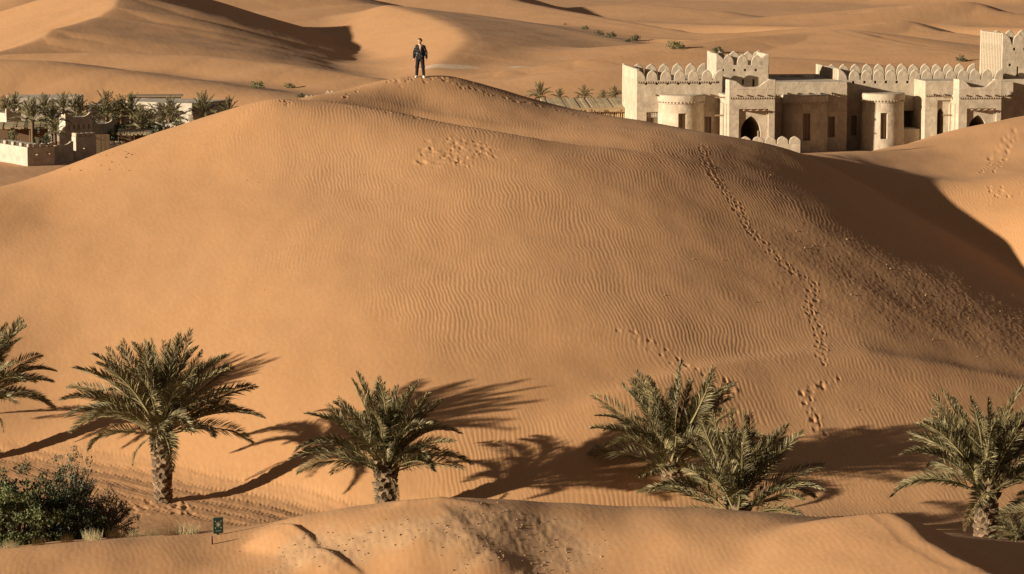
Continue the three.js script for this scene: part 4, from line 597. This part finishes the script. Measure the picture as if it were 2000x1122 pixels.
  const A = 'palms in the village hollow', L = [
    [10, 219, 330, 2.19, 'village palm at the left picture edge above the sunlit house corner'], [28, 215, 330, 2.30, 'village palm just right of the leftmost one, before the long pale house'], [64, 235, 306, 3.00, 'tallest village palm, its bare trunk rising from the dark shelter'], [103, 233, 308, 2.42, 'dark village palm close behind the tall bare-trunked one'], [88, 217, 330, 2.30, 'village palm showing between the tall palm and the dark one'], [124, 213, 330, 2.19, 'village palm in front of the right end of the long pale house'], [152, 223, 330, 2.76, 'village palm above the house with five slit windows'], [209, 223, 330, 3.11, 'spreading village palm over the lower shaded wing'], [238, 217, 330, 2.19, 'slim village palm at the left end of the broad pale house'], [256, 221, 330, 2.65, 'village palm in front of the left half of the broad pale house'], [277, 251, 314, 3.11, 'village palm standing directly over the thatched shelter on posts'], [331, 229, 328, 2.65, 'village palm in front of the middle of the broad pale house'], [398, 221, 330, 2.88, 'village palm at the right end of the broad pale house'], [446, 224, 330, 2.42, 'rightmost village palm, half hidden by the dune slope'], [108, 259, 303, 1.73, 'short ragged village palm beside the tall palm trunk']];
  L.forEach((a, i) => farPalm(a[0], a[1], a[2], a[3], i, a[4], A));
  const B = 'palms beside the reed hut', M = [[1054, 188, 286, 1.67, 'largest of the small palms left of the reed hut roof'], [1092, 191, 300, 1.23, 'small palm tip just over the left end of the hut roof'], [1141, 189, 300, 1.42, 'palm tip over the middle of the hut roof'], [1178, 192, 305, 1.10, 'lowest palm tip over the hut roof'], [1201, 189, 300, 1.35, 'palm tip over the hut roof right beside the fort wall']];
  M.forEach((a, i) => farPalm(a[0], a[1], a[2], a[3], i + 1, a[4], B));
}
// ------------------------------------------------------------------ shrubs
const leafMat = new THREE.MeshStandardMaterial({ vertexColors: true, roughness: 0.7, side: THREE.DoubleSide });
function leafCloud(seed, rx, ry, rz, clumps, per, size, cr, pal, long = 1.6, twig = 0) {
  const r = rng(seed), L = { p: [], c: [] }, gs = () => (r() + r() + r() - 1.5) / 1.5;
  for (let i = 0; i < clumps; i++) {
    let x, y, z, q; do { x = r() * 2 - 1; y = r(); z = r() * 2 - 1; q = x * x + y * y + z * z; } while (q > 1 || q < 0.18); const k = 0.88 + 0.3 * r() + 0.12 * Math.sin(i);
    const cx = x * rx * k, cy = y * ry * k + 0.05, cz = z * rz * k, c0 = 0.7 + 0.6 * r();
    for (let j = 0; j < per; j++) {
      const px = cx + gs() * cr, py = cy + gs() * cr * 0.8, pz = cz + gs() * cr; if (py < 0.02) continue;
      const a = r() * 6.28, e = Math.acos(2 * r() - 1), l = size * (0.6 + 0.8 * r()) * long, w = size * (0.35 + 0.25 * r()), dx = Math.sin(e) * Math.cos(a), dy = Math.abs(Math.cos(e)) * 0.9 + 0.15, dz = Math.sin(e) * Math.sin(a);
      const b = r() * 6.28, sx = Math.cos(b) * w, sy = (r() - .5) * w, sz = Math.sin(b) * w, P0 = pal[Math.floor(r() * pal.length)], m = c0 * (0.7 + 0.6 * r()), col = [P0[0] * m, P0[1] * m, P0[2] * m];
      const mid = [px + dx * l * .5, py + dy * l * .5, pz + dz * l * .5], tip = [px + dx * l, py + dy * l, pz + dz * l];
      L.p.push(px, py, pz, mid[0] + sx, mid[1] + sy, mid[2] + sz, mid[0] - sx, mid[1] - sy, mid[2] - sz, mid[0] + sx, mid[1] + sy, mid[2] + sz, tip[0], tip[1], tip[2], mid[0] - sx, mid[1] - sy, mid[2] - sz); for (let n = 0; n < 6; n++) L.c.push(...col);
    }
  }
  return tri(L);
}
function twigs(seed, n, rx, ry, rz, rad) { const r = rng(seed), gs = []; for (let i = 0; i < n; i++) { const a = r() * 6.28, k = Math.sqrt(r()), e = V(Math.cos(a) * rx * k, ry * (0.55 + 0.45 * r()) * Math.sqrt(1 - k * k * 0.6), Math.sin(a) * rz * k), c = new THREE.QuadraticBezierCurve3(V(Math.cos(a) * 0.08, -0.05, Math.sin(a) * 0.08), V(e.x * 0.3, e.y * 0.55, e.z * 0.3), e); gs.push(new THREE.TubeGeometry(c, 5, rad * (0.6 + 0.7 * r()), 4)); } return mergeGeometries(gs); }
function shrub(pos, label, leaves, stems, stemMat = woodMat, group = 'shrubs at the lower left') { leaves.scale(1.12, 1.3, 1.12); if (stems) stems.scale(1.12, 1.3, 1.12); const t = thing('desert_shrub', label, 'shrub', [pos.x, pos.y - 0.03, pos.z], 0, group); part('foliage', leaves, leafMat, t); if (stems) part('stems', stems, stemMat, t); return t; }
{
  const G1 = [[0.085, 0.105, 0.03], [0.055, 0.075, 0.022], [0.12, 0.125, 0.04]], G2 = [[0.04, 0.055, 0.02], [0.055, 0.066, 0.025]], GY = [[0.17, 0.15, 0.09], [0.13, 0.13, 0.08], [0.20, 0.17, 0.11]], BR = [[0.16, 0.09, 0.055], [0.11, 0.075, 0.045], [0.08, 0.08, 0.04]], FB = [[0.12, 0.11, 0.05], [0.16, 0.14, 0.07], [0.09, 0.09, 0.045]];
  const twigMat = new THREE.MeshStandardMaterial({ color: new THREE.Color(0.2, 0.16, 0.11), roughness: 1 });
  shrub(ground(40, 64.4), 'bright green leafy shrub in front at the lower left corner', leafCloud(201, 1.05, 1.15, 0.8, 150, 46, 0.045, 0.17, G1), twigs(211, 30, 0.9, 0.9, 0.7, 0.012));
  shrub(ground(-60, 64.8), 'green leafy shrub cut off by the left edge at the bottom', leafCloud(202, 1.0, 1.5, 0.9, 150, 46, 0.045, 0.18, G1), twigs(212, 30, 0.9, 1.1, 0.7, 0.012));
  shrub(ground(20, 66.6), 'dark green shrub behind the bright one at the left edge', leafCloud(203, 1.35, 1.55, 0.9, 190, 46, 0.045, 0.2, G2), twigs(213, 30, 1.1, 1.2, 0.7, 0.012));
  shrub(ground(112, 66.2), 'dark green rounded shrub next to the grey twiggy bush', leafCloud(204, 1.0, 1.35, 0.9, 150, 46, 0.043, 0.18, G2), twigs(214, 30, 0.9, 1.0, 0.7, 0.012));
  shrub(ground(143, 67.6), 'pale grey twiggy bush standing highest among the shrubs', leafCloud(205, 0.72, 1.7, 0.55, 150, 40, 0.03, 0.15, GY, 1.8), twigs(215, 140, 0.7, 1.7, 0.55, 0.011), twigMat);
  shrub(ground(198, 66.0), 'reddish brown dry bush at the right end of the shrubs', leafCloud(206, 0.82, 0.95, 0.6, 140, 36, 0.032, 0.14, BR, 1.6), twigs(216, 100, 0.8, 0.95, 0.6, 0.01), twigMat);
  shrub(ground(155, 64.8), 'low dark bush under the grey twiggy one', leafCloud(207, 0.7, 0.7, 0.6, 100, 40, 0.035, 0.15, G2), twigs(217, 30, 0.6, 0.6, 0.5, 0.01));
  // straw tufts along the foot of the shrubs
  const straw = []; { const r = rng(91); for (let i = 0; i < 5; i++) { const L = { p: [], c: [] }; for (let k = 0; k < 170; k++) { const a = r() * 6.28, q = Math.sqrt(r()) * 0.34, x = Math.cos(a) * q, z = Math.sin(a) * q * 0.7, h = 0.16 + 0.26 * r(), lx = (r() - .5) * 0.22, lz = (r() - .5) * 0.22, w = 0.006, m = 0.7 + 0.6 * r(), c = r() < 0.75 ? [0.34 * m, 0.25 * m, 0.12 * m] : [0.16 * m, 0.15 * m, 0.07 * m]; L.p.push(x - w, -0.03, z, x + w, -0.03, z, x + lx, h, z + lz); for (let n = 0; n < 3; n++) L.c.push(...c); } straw.push(tri(L)); } }
  [[20, 62.4, 'at the foot of the bright green shrub by the left edge'], [75, 62.6, 'below the bright green shrub, second from the left edge'], [180, 63.0, 'under the low dark bush'], [225, 63.4, 'below the reddish brown dry bush'], [262, 63.6, 'just right of the reddish brown dry bush'], [300, 63.4, 'between the dry bush and the palest tuft'], [336, 63.3, 'palest and tallest, midway to the green sign'], [366, 63.2, 'nearest to the green sign'], [130, 62.8, 'under the dark rounded shrub']].forEach(([px, d, l], i) => { const g = ground(px, d), t = thing('dry_grass_tuft', 'tuft of dry straw ' + l, 'grass tuft', [g.x, g.y, g.z], i * 1.3, 'dry grass tufts'); part('blades', straw[i % 5], leafMat, t).scale.setScalar(i === 6 ? 1.0 : 0.6 + 0.08 * (i % 4)); });
  // green palm shoot at the lower right corner
  { const g = ground(1986, 64.6), t = thing('palm_shoot', 'young trunkless palm shoot at the lower right corner', 'palm shoot', [g.x, g.y, g.z], 0.4), r = rng(44); for (let i = 0; i < 26; i++) { const f = part('frond', FR[clamp(2 + Math.floor(i / 26 * 5), 0, 7)][i % 3], frondMat, t); f.rotation.y = i * 2.4 + r() * 0.5; f.scale.setScalar(0.7 + 0.25 * r()); } }
  // far bushes on the dunes
  const fb = [0, 1, 2].map(k => leafCloud(300 + k, 1, 0.8, 0.9, 46, 26, 0.09, 0.22, k === 1 ? [[0.2, 0.19, 0.07], [0.15, 0.15, 0.06]] : FB, 1.5)), fs = [0, 1].map(k => twigs(320 + k, 14, 0.7, 0.6, 0.6, 0.03));
  [[503, 173, 1.25, 1, 'round green bush on the lit slope above the village, the left of two'], [564, 172, 0.95, 1, 'round green bush on the lit slope above the village, the right of two'], [587, 190, 0.7, 0, 'dark bush at the crest beside the white battlements'], [1104, 48, 0.5, 0, 'tiniest bush in the far row, at its left end'], [1143, 58, 1.2, 2, 'second bush from the left in the far row above the fort'], [1169, 69, 1.3, 0, 'third bush from the left in the far row above the fort'], [1193, 74, 1.6, 2, 'dense bush in the middle of the far row above the fort'], [1241, 79, 1.5, 0, 'upright bush right of the middle of the far row'], [1226, 82, 0.9, 2, 'small low bush tucked beside the upright far one'], [1318, 96, 1.8, 1, 'largest bush of the far row, above the left fort battlement'], [1402, 104, 1.4, 0, 'bush of the far row just left of the upper fort tower'], [1880, 120, 1.2, 2, 'bush at the foot of the far dune beside the tall tower']].forEach(([px, py, s, k, l]) => { const h = hit(px, py, 280), t = thing('desert_bush', l, 'bush', [h[0], h[2] - 0.05, -h[1]], px, 'bushes on the far dunes'); const f = part('foliage', fb[k], leafMat, t), q = part('stems', fs[k % 2], twigMat, t); f.scale.setScalar(s); q.scale.setScalar(s); });
  // village bushes
  const vb = [0, 1].map(k => leafCloud(340 + k, 1, 0.95, 0.9, 60, 26, 0.085, 0.2, k ? G2 : G1, 1.5));
  [[22, 276, 303, 1.5, 0, 'sunlit green bush in front of the dark shelter at the left'], [192, 240, 322, 2.0, 1, 'dark bush over the roof of the lower shaded wing'], [318, 264, 308, 1.7, 1, 'dark bush right of the shelter on posts'], [352, 258, 312, 1.9, 0, 'green bush below the small sunlit house'], [300, 250, 318, 1.8, 1, 'dark bush between the shelter palm and the broad house'], [372, 225, 338, 1.6, 1, 'dark bush behind the small sunlit house'], [428, 232, 338, 1.6, 1, 'dark bush under the two rightmost village palms'], [232, 250, 318, 1.7, 1, 'dark bush above the left end of the shelter on posts'], [82, 272, 304, 1.5, 1, 'dark bush by the trunk of the tallest village palm']].forEach(([px, py, d, s, k, l]) => { const g = ground(px, d), y = at(px, py, d).y, t = thing('village_bush', l, 'bush', [g.x, g.y - 0.05, g.z], px, 'bushes in the village'); const f = part('foliage', vb[k], leafMat, t); f.scale.set(s, Math.max(s * 0.7, (y - g.y) / 0.9 + 0.5), s); });
}
// ------------------------------------------------------------------ sign and marker post
{
  const cv = document.createElement('canvas'); cv.width = 128; cv.height = 208; const c = cv.getContext('2d'); c.fillStyle = '#123a34'; c.fillRect(0, 0, 128, 208); c.strokeStyle = '#d8cfae'; c.fillStyle = '#d8cfae'; c.lineWidth = 3;
  for (let i = 0; i < 8; i++) { const a = i * Math.PI / 4; c.beginPath(); c.ellipse(64 + Math.cos(a) * 20, 88 + Math.sin(a) * 24, 5, 13, a + Math.PI / 2, 0, 6.3); c.stroke(); } c.beginPath(); c.arc(64, 88, 9, 0, 6.3); c.fill(); for (const [x, y] of [[26, 44], [102, 44], [26, 134], [102, 134]]) { c.beginPath(); c.moveTo(x, y - 9); c.lineTo(x + 8, y); c.lineTo(x, y + 9); c.lineTo(x - 8, y); c.fill(); } for (let i = 0; i < 9; i++) c.fillRect(28 + i * 8.4, 172, 5, 6 + (i * 5) % 4);
  const tx = new THREE.CanvasTexture(cv); tx.colorSpace = THREE.SRGBColorSpace; const d = 62.6, g = ground(426, d), b0 = at(426, 1043, d).y - g.y, h = 0.40, w = 0.25, t = thing('notice_board', 'small dark green board with a pale flower emblem behind the near dune crest', 'sign', [g.x, g.y, g.z], 0.32), gm = new THREE.MeshStandardMaterial({ color: new THREE.Color(0.02, 0.065, 0.055), roughness: 0.5 });
  part('board', rbox(-w / 2, w / 2, b0, b0 + h, -0.035, 0, 0.008), gm, t); const f = new THREE.PlaneGeometry(w - 0.02, h - 0.02); f.translate(0, b0 + h / 2, 0.004); part('printed_face', f, new THREE.MeshStandardMaterial({ map: tx, roughness: 0.55 }), t); part('post', boxG(-0.03, 0.03, -0.4, b0 + 0.05, -0.075, -0.037), gm, t);
  const ph = hit(413, 1064, 50, 72), p = V(ph[0], ph[2], -ph[1]), q = thing('marker_post', 'short brown wooden peg standing alone in the sand below the green board', 'post', [p.x, p.y, p.z]); const pr = [[0.001, -0.2], [0.032, -0.2], [0.034, 0.13], [0.03, 0.15], [0.026, 0.155], [0.028, 0.185], [0.012, 0.215], [0.001, 0.22]].map(a => new THREE.Vector2(...a)); part('peg', new THREE.LatheGeometry(pr, 10), new THREE.MeshStandardMaterial({ color: new THREE.Color(0.16, 0.075, 0.04), roughness: 0.7 }), q);
}
// ------------------------------------------------------------------ loose gravel and clods
{
  const base = new THREE.IcosahedronGeometry(1, 1), p = base.attributes.position; for (let i = 0; i < p.count; i++) { const k = 1 + 0.35 * noise(p.getX(i) * 1.7 + 3, p.getY(i) * 1.7 + p.getZ(i)); p.setXYZ(i, p.getX(i) * k, p.getY(i) * k * 0.7, p.getZ(i) * k); } base.computeVertexNormals();
  const spots = [], r = rng(123), out = [0, 0]; const add = (x, y, s) => { const h = height0(x, y); detail(x, y, h, out); spots.push([x, h + out[0] + s * 0.2, -y, s]); };
  for (let i = 0; i < 9000 && spots.length < 1500; i++) { const x = -8 + 12 * r(), y = 55 + 9 * r(), g = gravelMask(x, y); if (r() < g * 0.4) add(x, y, 0.006 + 0.022 * r() ** 5 + 0.006 * r()); else if (r() < 0.006) add(x, y, 0.008 + 0.014 * r()); }
  for (let i = 0; i < 140; i++) { const x = 15.5 + (r() + r() - 1) * 11, y = 92 + (r() + r() - 1) * 10.5; add(x, y, 0.012 + 0.04 * r() ** 5); }
  for (let i = 0; i < 120; i++) { const x = -22 + 46 * r(), y = 74 + 44 * r(); add(x, y, 0.012 + 0.025 * r() ** 3); }
  for (let i = 0; i < 34; i++) { const h = hit(110 + 150 * r(), 275 + 60 * r()); add(h[0], h[1], 0.02 + 0.025 * r()); }
  const m = new THREE.InstancedMesh(base, new THREE.MeshStandardMaterial({ roughness: 1 }), spots.length), M = new THREE.Matrix4(), Q = new THREE.Quaternion(), E = new THREE.Euler(), C = new THREE.Color();
  spots.forEach(([x, y, z, s], i) => { E.set(r() * 6, r() * 6, r() * 6); Q.setFromEuler(E); M.compose(V(x, y, z), Q, V(s * (0.8 + 0.5 * r()), s * 0.8, s)); m.setMatrixAt(i, M); const k = 0.6 + 0.6 * r(); C.setRGB(0.30 * k, 0.19 * k, 0.11 * k); m.setColorAt(i, C); });
  m.name = 'gravel'; m.castShadow = m.receiveShadow = true; m.userData = { kind: 'stuff', label: 'loose gravel and clods scattered on the sand' }; scene.add(m);
}
// ------------------------------------------------------------------ the person on the crest
{
  const seg = (p, a, b, ra, rb) => { const dx = b[0] - a[0], dy = b[1] - a[1], dz = b[2] - a[2], ex = p[0] - a[0], ey = p[1] - a[1], ez = p[2] - a[2], t = clamp((ex * dx + ey * dy + ez * dz) / (dx * dx + dy * dy + dz * dz)); return Math.hypot(ex - t * dx, ey - t * dy, ez - t * dz) - lerp(ra, rb, t); };
  const smin = (a, b, k) => { const h = Math.max(k - Math.abs(a - b), 0) / k; return Math.min(a, b) - h * h * k * 0.25; };
  const ell = (p, c, r) => { const x = (p[0] - c[0]) / r[0], y = (p[1] - c[1]) / r[1], z = (p[2] - c[2]) / r[2], q = Math.hypot(x, y, z); return (q - 1) * Math.min(...r); };
  function mesh(f, c, half, res) { const mc = new MarchingCubes(res, new THREE.MeshStandardMaterial(), false, false, 60000); mc.isolation = 0; const hs = res / 2; for (let k = 0; k < res; k++) for (let j = 0; j < res; j++) for (let i = 0; i < res; i++) mc.field[i + j * res + k * res * res] = -f([c[0] + (i - hs) / hs * half, c[1] + (j - hs) / hs * half, c[2] + (k - hs) / hs * half]); mc.update(); const n = mc.count, pos = new Float32Array(n * 3), nor = new Float32Array(n * 3); for (let i = 0; i < n; i++) for (let k = 0; k < 3; k++) { pos[i * 3 + k] = c[k] + mc.positionArray[i * 3 + k] * half; nor[i * 3 + k] = mc.normalArray[i * 3 + k]; } const g = new THREE.BufferGeometry(); g.setAttribute('position', new THREE.BufferAttribute(pos, 3)); g.setAttribute('normal', new THREE.BufferAttribute(nor, 3)); const w = mergeVertices(g, 1e-5); w.deleteAttribute('normal'); w.computeVertexNormals(); return w; }
  const J = { hipL: [-0.09, 0.93, 0], hipR: [0.09, 0.93, 0], kneeL: [-0.135, 0.51, 0.02], kneeR: [0.135, 0.51, 0.015], ankL: [-0.165, 0.09, -0.01], ankR: [0.17, 0.09, 0.0], shL: [-0.178, 1.425, 0], shR: [0.178, 1.425, 0], elL: [-0.265, 1.18, -0.03], elR: [0.275, 1.17, -0.03], wrL: [-0.285, 0.93, 0.04], wrR: [0.30, 0.92, 0.03] };
  const legs = (p, k) => Math.min(smin(seg(p, J.hipL, J.kneeL, 0.092 + k, 0.062 + k), seg(p, J.kneeL, J.ankL, 0.06 + k, 0.042 + k), 0.05), smin(seg(p, J.hipR, J.kneeR, 0.092 + k, 0.062 + k), seg(p, J.kneeR, J.ankR, 0.06 + k, 0.042 + k), 0.05));
  const torso = (p, k) => { let d = ell(p, [0, 1.30, 0], [0.172 + k, 0.25 + k, 0.112 + k]); d = smin(d, ell(p, [0, 1.0, 0], [0.155 + k, 0.15 + k, 0.112 + k]), 0.1); d = smin(d, Math.min(seg(p, J.shL, [0, 1.485, -0.01], 0.05 + k, 0.05 + k), seg(p, J.shR, [0, 1.485, -0.01], 0.05 + k, 0.05 + k)), 0.07); return d; };
  const arms = (p, k) => Math.min(smin(seg(p, J.shL, J.elL, 0.055 + k, 0.043 + k), seg(p, J.elL, J.wrL, 0.043 + k, 0.03 + k), 0.03), smin(seg(p, J.shR, J.elR, 0.055 + k, 0.043 + k), seg(p, J.elR, J.wrR, 0.043 + k, 0.03 + k), 0.03));
  const body = p => { let d = smin(torso(p, 0), legs(p, 0), 0.06); d = smin(d, arms(p, 0), 0.04); return smin(d, seg(p, [0, 1.46, -0.01], [-0.006, 1.60, 0.012], 0.062, 0.054), 0.05); };
  // head looks to the picture's left
  const ha = -0.75, hc = Math.cos(ha), hs = Math.sin(ha), HO = [-0.006, 1.69, 0.012];
  const head = p => { const x0 = p[0] - HO[0], y = p[1] - HO[1], z0 = p[2] - HO[2], x = x0 * hc - z0 * hs, z = x0 * hs + z0 * hc, q = [x, y, z]; let d = ell(q, [0, 0.02, -0.012], [0.078, 0.098, 0.096]); d = smin(d, ell(q, [0, -0.055, 0.03], [0.056, 0.068, 0.062]), 0.05); d = smin(d, seg(q, [0, 0.012, 0.088], [0, -0.03, 0.112], 0.01, 0.016), 0.02); d = smin(d, ell(q, [0, -0.066, 0.086], [0.026, 0.011, 0.012]), 0.012); d = smin(d, ell(q, [0, 0.03, 0.08], [0.05, 0.01, 0.012]), 0.02); for (const s of [-1, 1]) { d = smin(d, ell(q, [s * 0.079, -0.004, -0.005], [0.012, 0.032, 0.02]), 0.012); d = Math.max(d, -ell(q, [s * 0.03, 0.008, 0.094], [0.015, 0.009, 0.012])); } return smin(d, seg(p, [0, 1.52, -0.01], [-0.006, 1.62, 0.008], 0.058, 0.052), 0.03); };
  const hand = sd => { const w = sd < 0 ? J.wrL : J.wrR; return p => { const q = [(p[0] - w[0]) * sd, p[1] - w[1], p[2] - w[2]]; let d = ell(q, [0.004, -0.055, 0.01], [0.02, 0.052, 0.04]); d = smin(d, seg(q, [0, 0.04, -0.004], [0.002, -0.02, 0.006], 0.032, 0.026), 0.02); const L = [0.066, 0.076, 0.07, 0.055]; for (let i = 0; i < 4; i++) { const z = 0.038 - i * 0.02; const a = [0.006, -0.095, z], b = [0.002, -0.095 - L[i] * 0.55, z + 0.004], c = [-0.018, -0.095 - L[i], z + 0.006]; d = smin(d, Math.min(seg(q, a, b, 0.0092, 0.0085), seg(q, b, c, 0.0085, 0.0072)), 0.006); } const t = Math.min(seg(q, [-0.002, -0.03, 0.034], [-0.012, -0.07, 0.062], 0.013, 0.01), seg(q, [-0.012, -0.07, 0.062], [-0.022, -0.1, 0.064], 0.01, 0.0085)); return smin(d, t, 0.01); }; };
  const skin = new THREE.MeshStandardMaterial({ color: new THREE.Color(0.50, 0.30, 0.20), roughness: 0.6 });
  const px = 820.5, h = hit(px, 151, 100, 125), g0 = V(h[0], h[2], -h[1]);
  const t = thing('person', 'standing person in dark patterned open jacket, dark trousers and white shoes on crest', 'person', [g0.x, g0.y - 0.03, g0.z], -0.08);
  const bodyG = mergeGeometries([mesh(body, [0, 0.92, 0], 0.92, 96), mesh(head, [0, 1.66, 0], 0.18, 56), mesh(hand(-1), [J.wrL[0], J.wrL[1] - 0.07, J.wrL[2] + 0.015], 0.13, 52), mesh(hand(1), [J.wrR[0], J.wrR[1] - 0.07, J.wrR[2] + 0.015], 0.13, 52)]);
  part('body', bodyG, skin, t);
  const jacket = mesh(p => { let d = smin(torso(p, 0.026), arms([p[0], p[1], p[2]], 0.024), 0.03); d = smin(d, ell(p, [0, 1.02, 0], [0.185, 0.17, 0.138]), 0.06); d = Math.max(d, 0.845 - p[1] , p[1] - 1.535); d = Math.max(d, 0.89 - p[1] - (Math.abs(p[0]) < 0.2 ? 0.06 : 0)); const wv = 0.075 * clamp((p[1] - 1.14) / 0.38); if (p[2] > 0 && p[1] > 1.1) d = Math.max(d, wv * 1.0 - Math.abs(p[0])); if (p[1] > 1.49) d = Math.max(d, 0.058 - Math.hypot(p[0], p[2] + 0.01)); return d; }, [0, 1.2, 0], 0.42, 84);
  { const p = jacket.attributes.position, c = new Float32Array(p.count * 3); for (let i = 0; i < p.count; i++) { const n = noise(p.getX(i) * 15 + 3, p.getY(i) * 13 + p.getZ(i) * 9), w = n > 0.34 ? 1 : 0; c[i * 3] = w ? 0.20 : 0.008; c[i * 3 + 1] = w ? 0.18 : 0.008; c[i * 3 + 2] = w ? 0.16 : 0.010; } jacket.setAttribute('color', new THREE.BufferAttribute(c, 3)); }
  part('jacket', jacket, new THREE.MeshStandardMaterial({ vertexColors: true, roughness: 1 }), t);
  part('trousers', mesh(p => Math.max(smin(legs(p, 0.02), ell(p, [0, 0.94, 0], [0.165, 0.12, 0.125]), 0.05), 0.105 - p[1], p[1] - 1.02), [0, 0.56, 0], 0.56, 72), new THREE.MeshStandardMaterial({ color: new THREE.Color(0.008, 0.007, 0.008), roughness: 1 }), t);
  const shoeM = new THREE.MeshStandardMaterial({ color: new THREE.Color(0.8, 0.76, 0.7), roughness: 0.55 });
  for (const s of [-1, 1]) { const a = s < 0 ? J.ankL : J.ankR; part('shoe', mesh(p => { let d = seg(p, [a[0], 0.045, a[2] - 0.04], [a[0] + s * 0.03, 0.038, a[2] + 0.15], 0.047, 0.04); d = smin(d, seg(p, [a[0], 0.05, a[2] - 0.02], [a[0], 0.12, a[2] - 0.005], 0.048, 0.052), 0.03); return Math.max(d, 0.002 - p[1]); }, [a[0], 0.09, a[2] + 0.05], 0.17, 40), shoeM, t); }
  part('hair', mesh(p => { const x0 = p[0] - HO[0], y = p[1] - HO[1], z0 = p[2] - HO[2], x = x0 * hc - z0 * hs, z = x0 * hs + z0 * hc; let d = ell([x, y, z], [0, 0.034, -0.02], [0.088, 0.105, 0.106]); d = smin(d, ell([x, y, z], [0, 0.115, 0.035], [0.055, 0.03, 0.06]), 0.03); return Math.max(d, (z - 0.055) * 0.7 - (y - 0.06) * 0.9, -0.03 - y - (z < -0.03 ? 0.03 : 0)); }, [0, 1.71, 0], 0.17, 48), new THREE.MeshStandardMaterial({ color: new THREE.Color(0.09, 0.05, 0.028), roughness: 0.7 }), t);
}
const renderer = new THREE.WebGLRenderer({ antialias: true });
renderer.setSize(1024, 574);
renderer.shadowMap.enabled = true;
renderer.toneMapping = THREE.LinearToneMapping;
renderer.toneMappingExposure = EXPOSURE;
renderer.render(scene, camera);
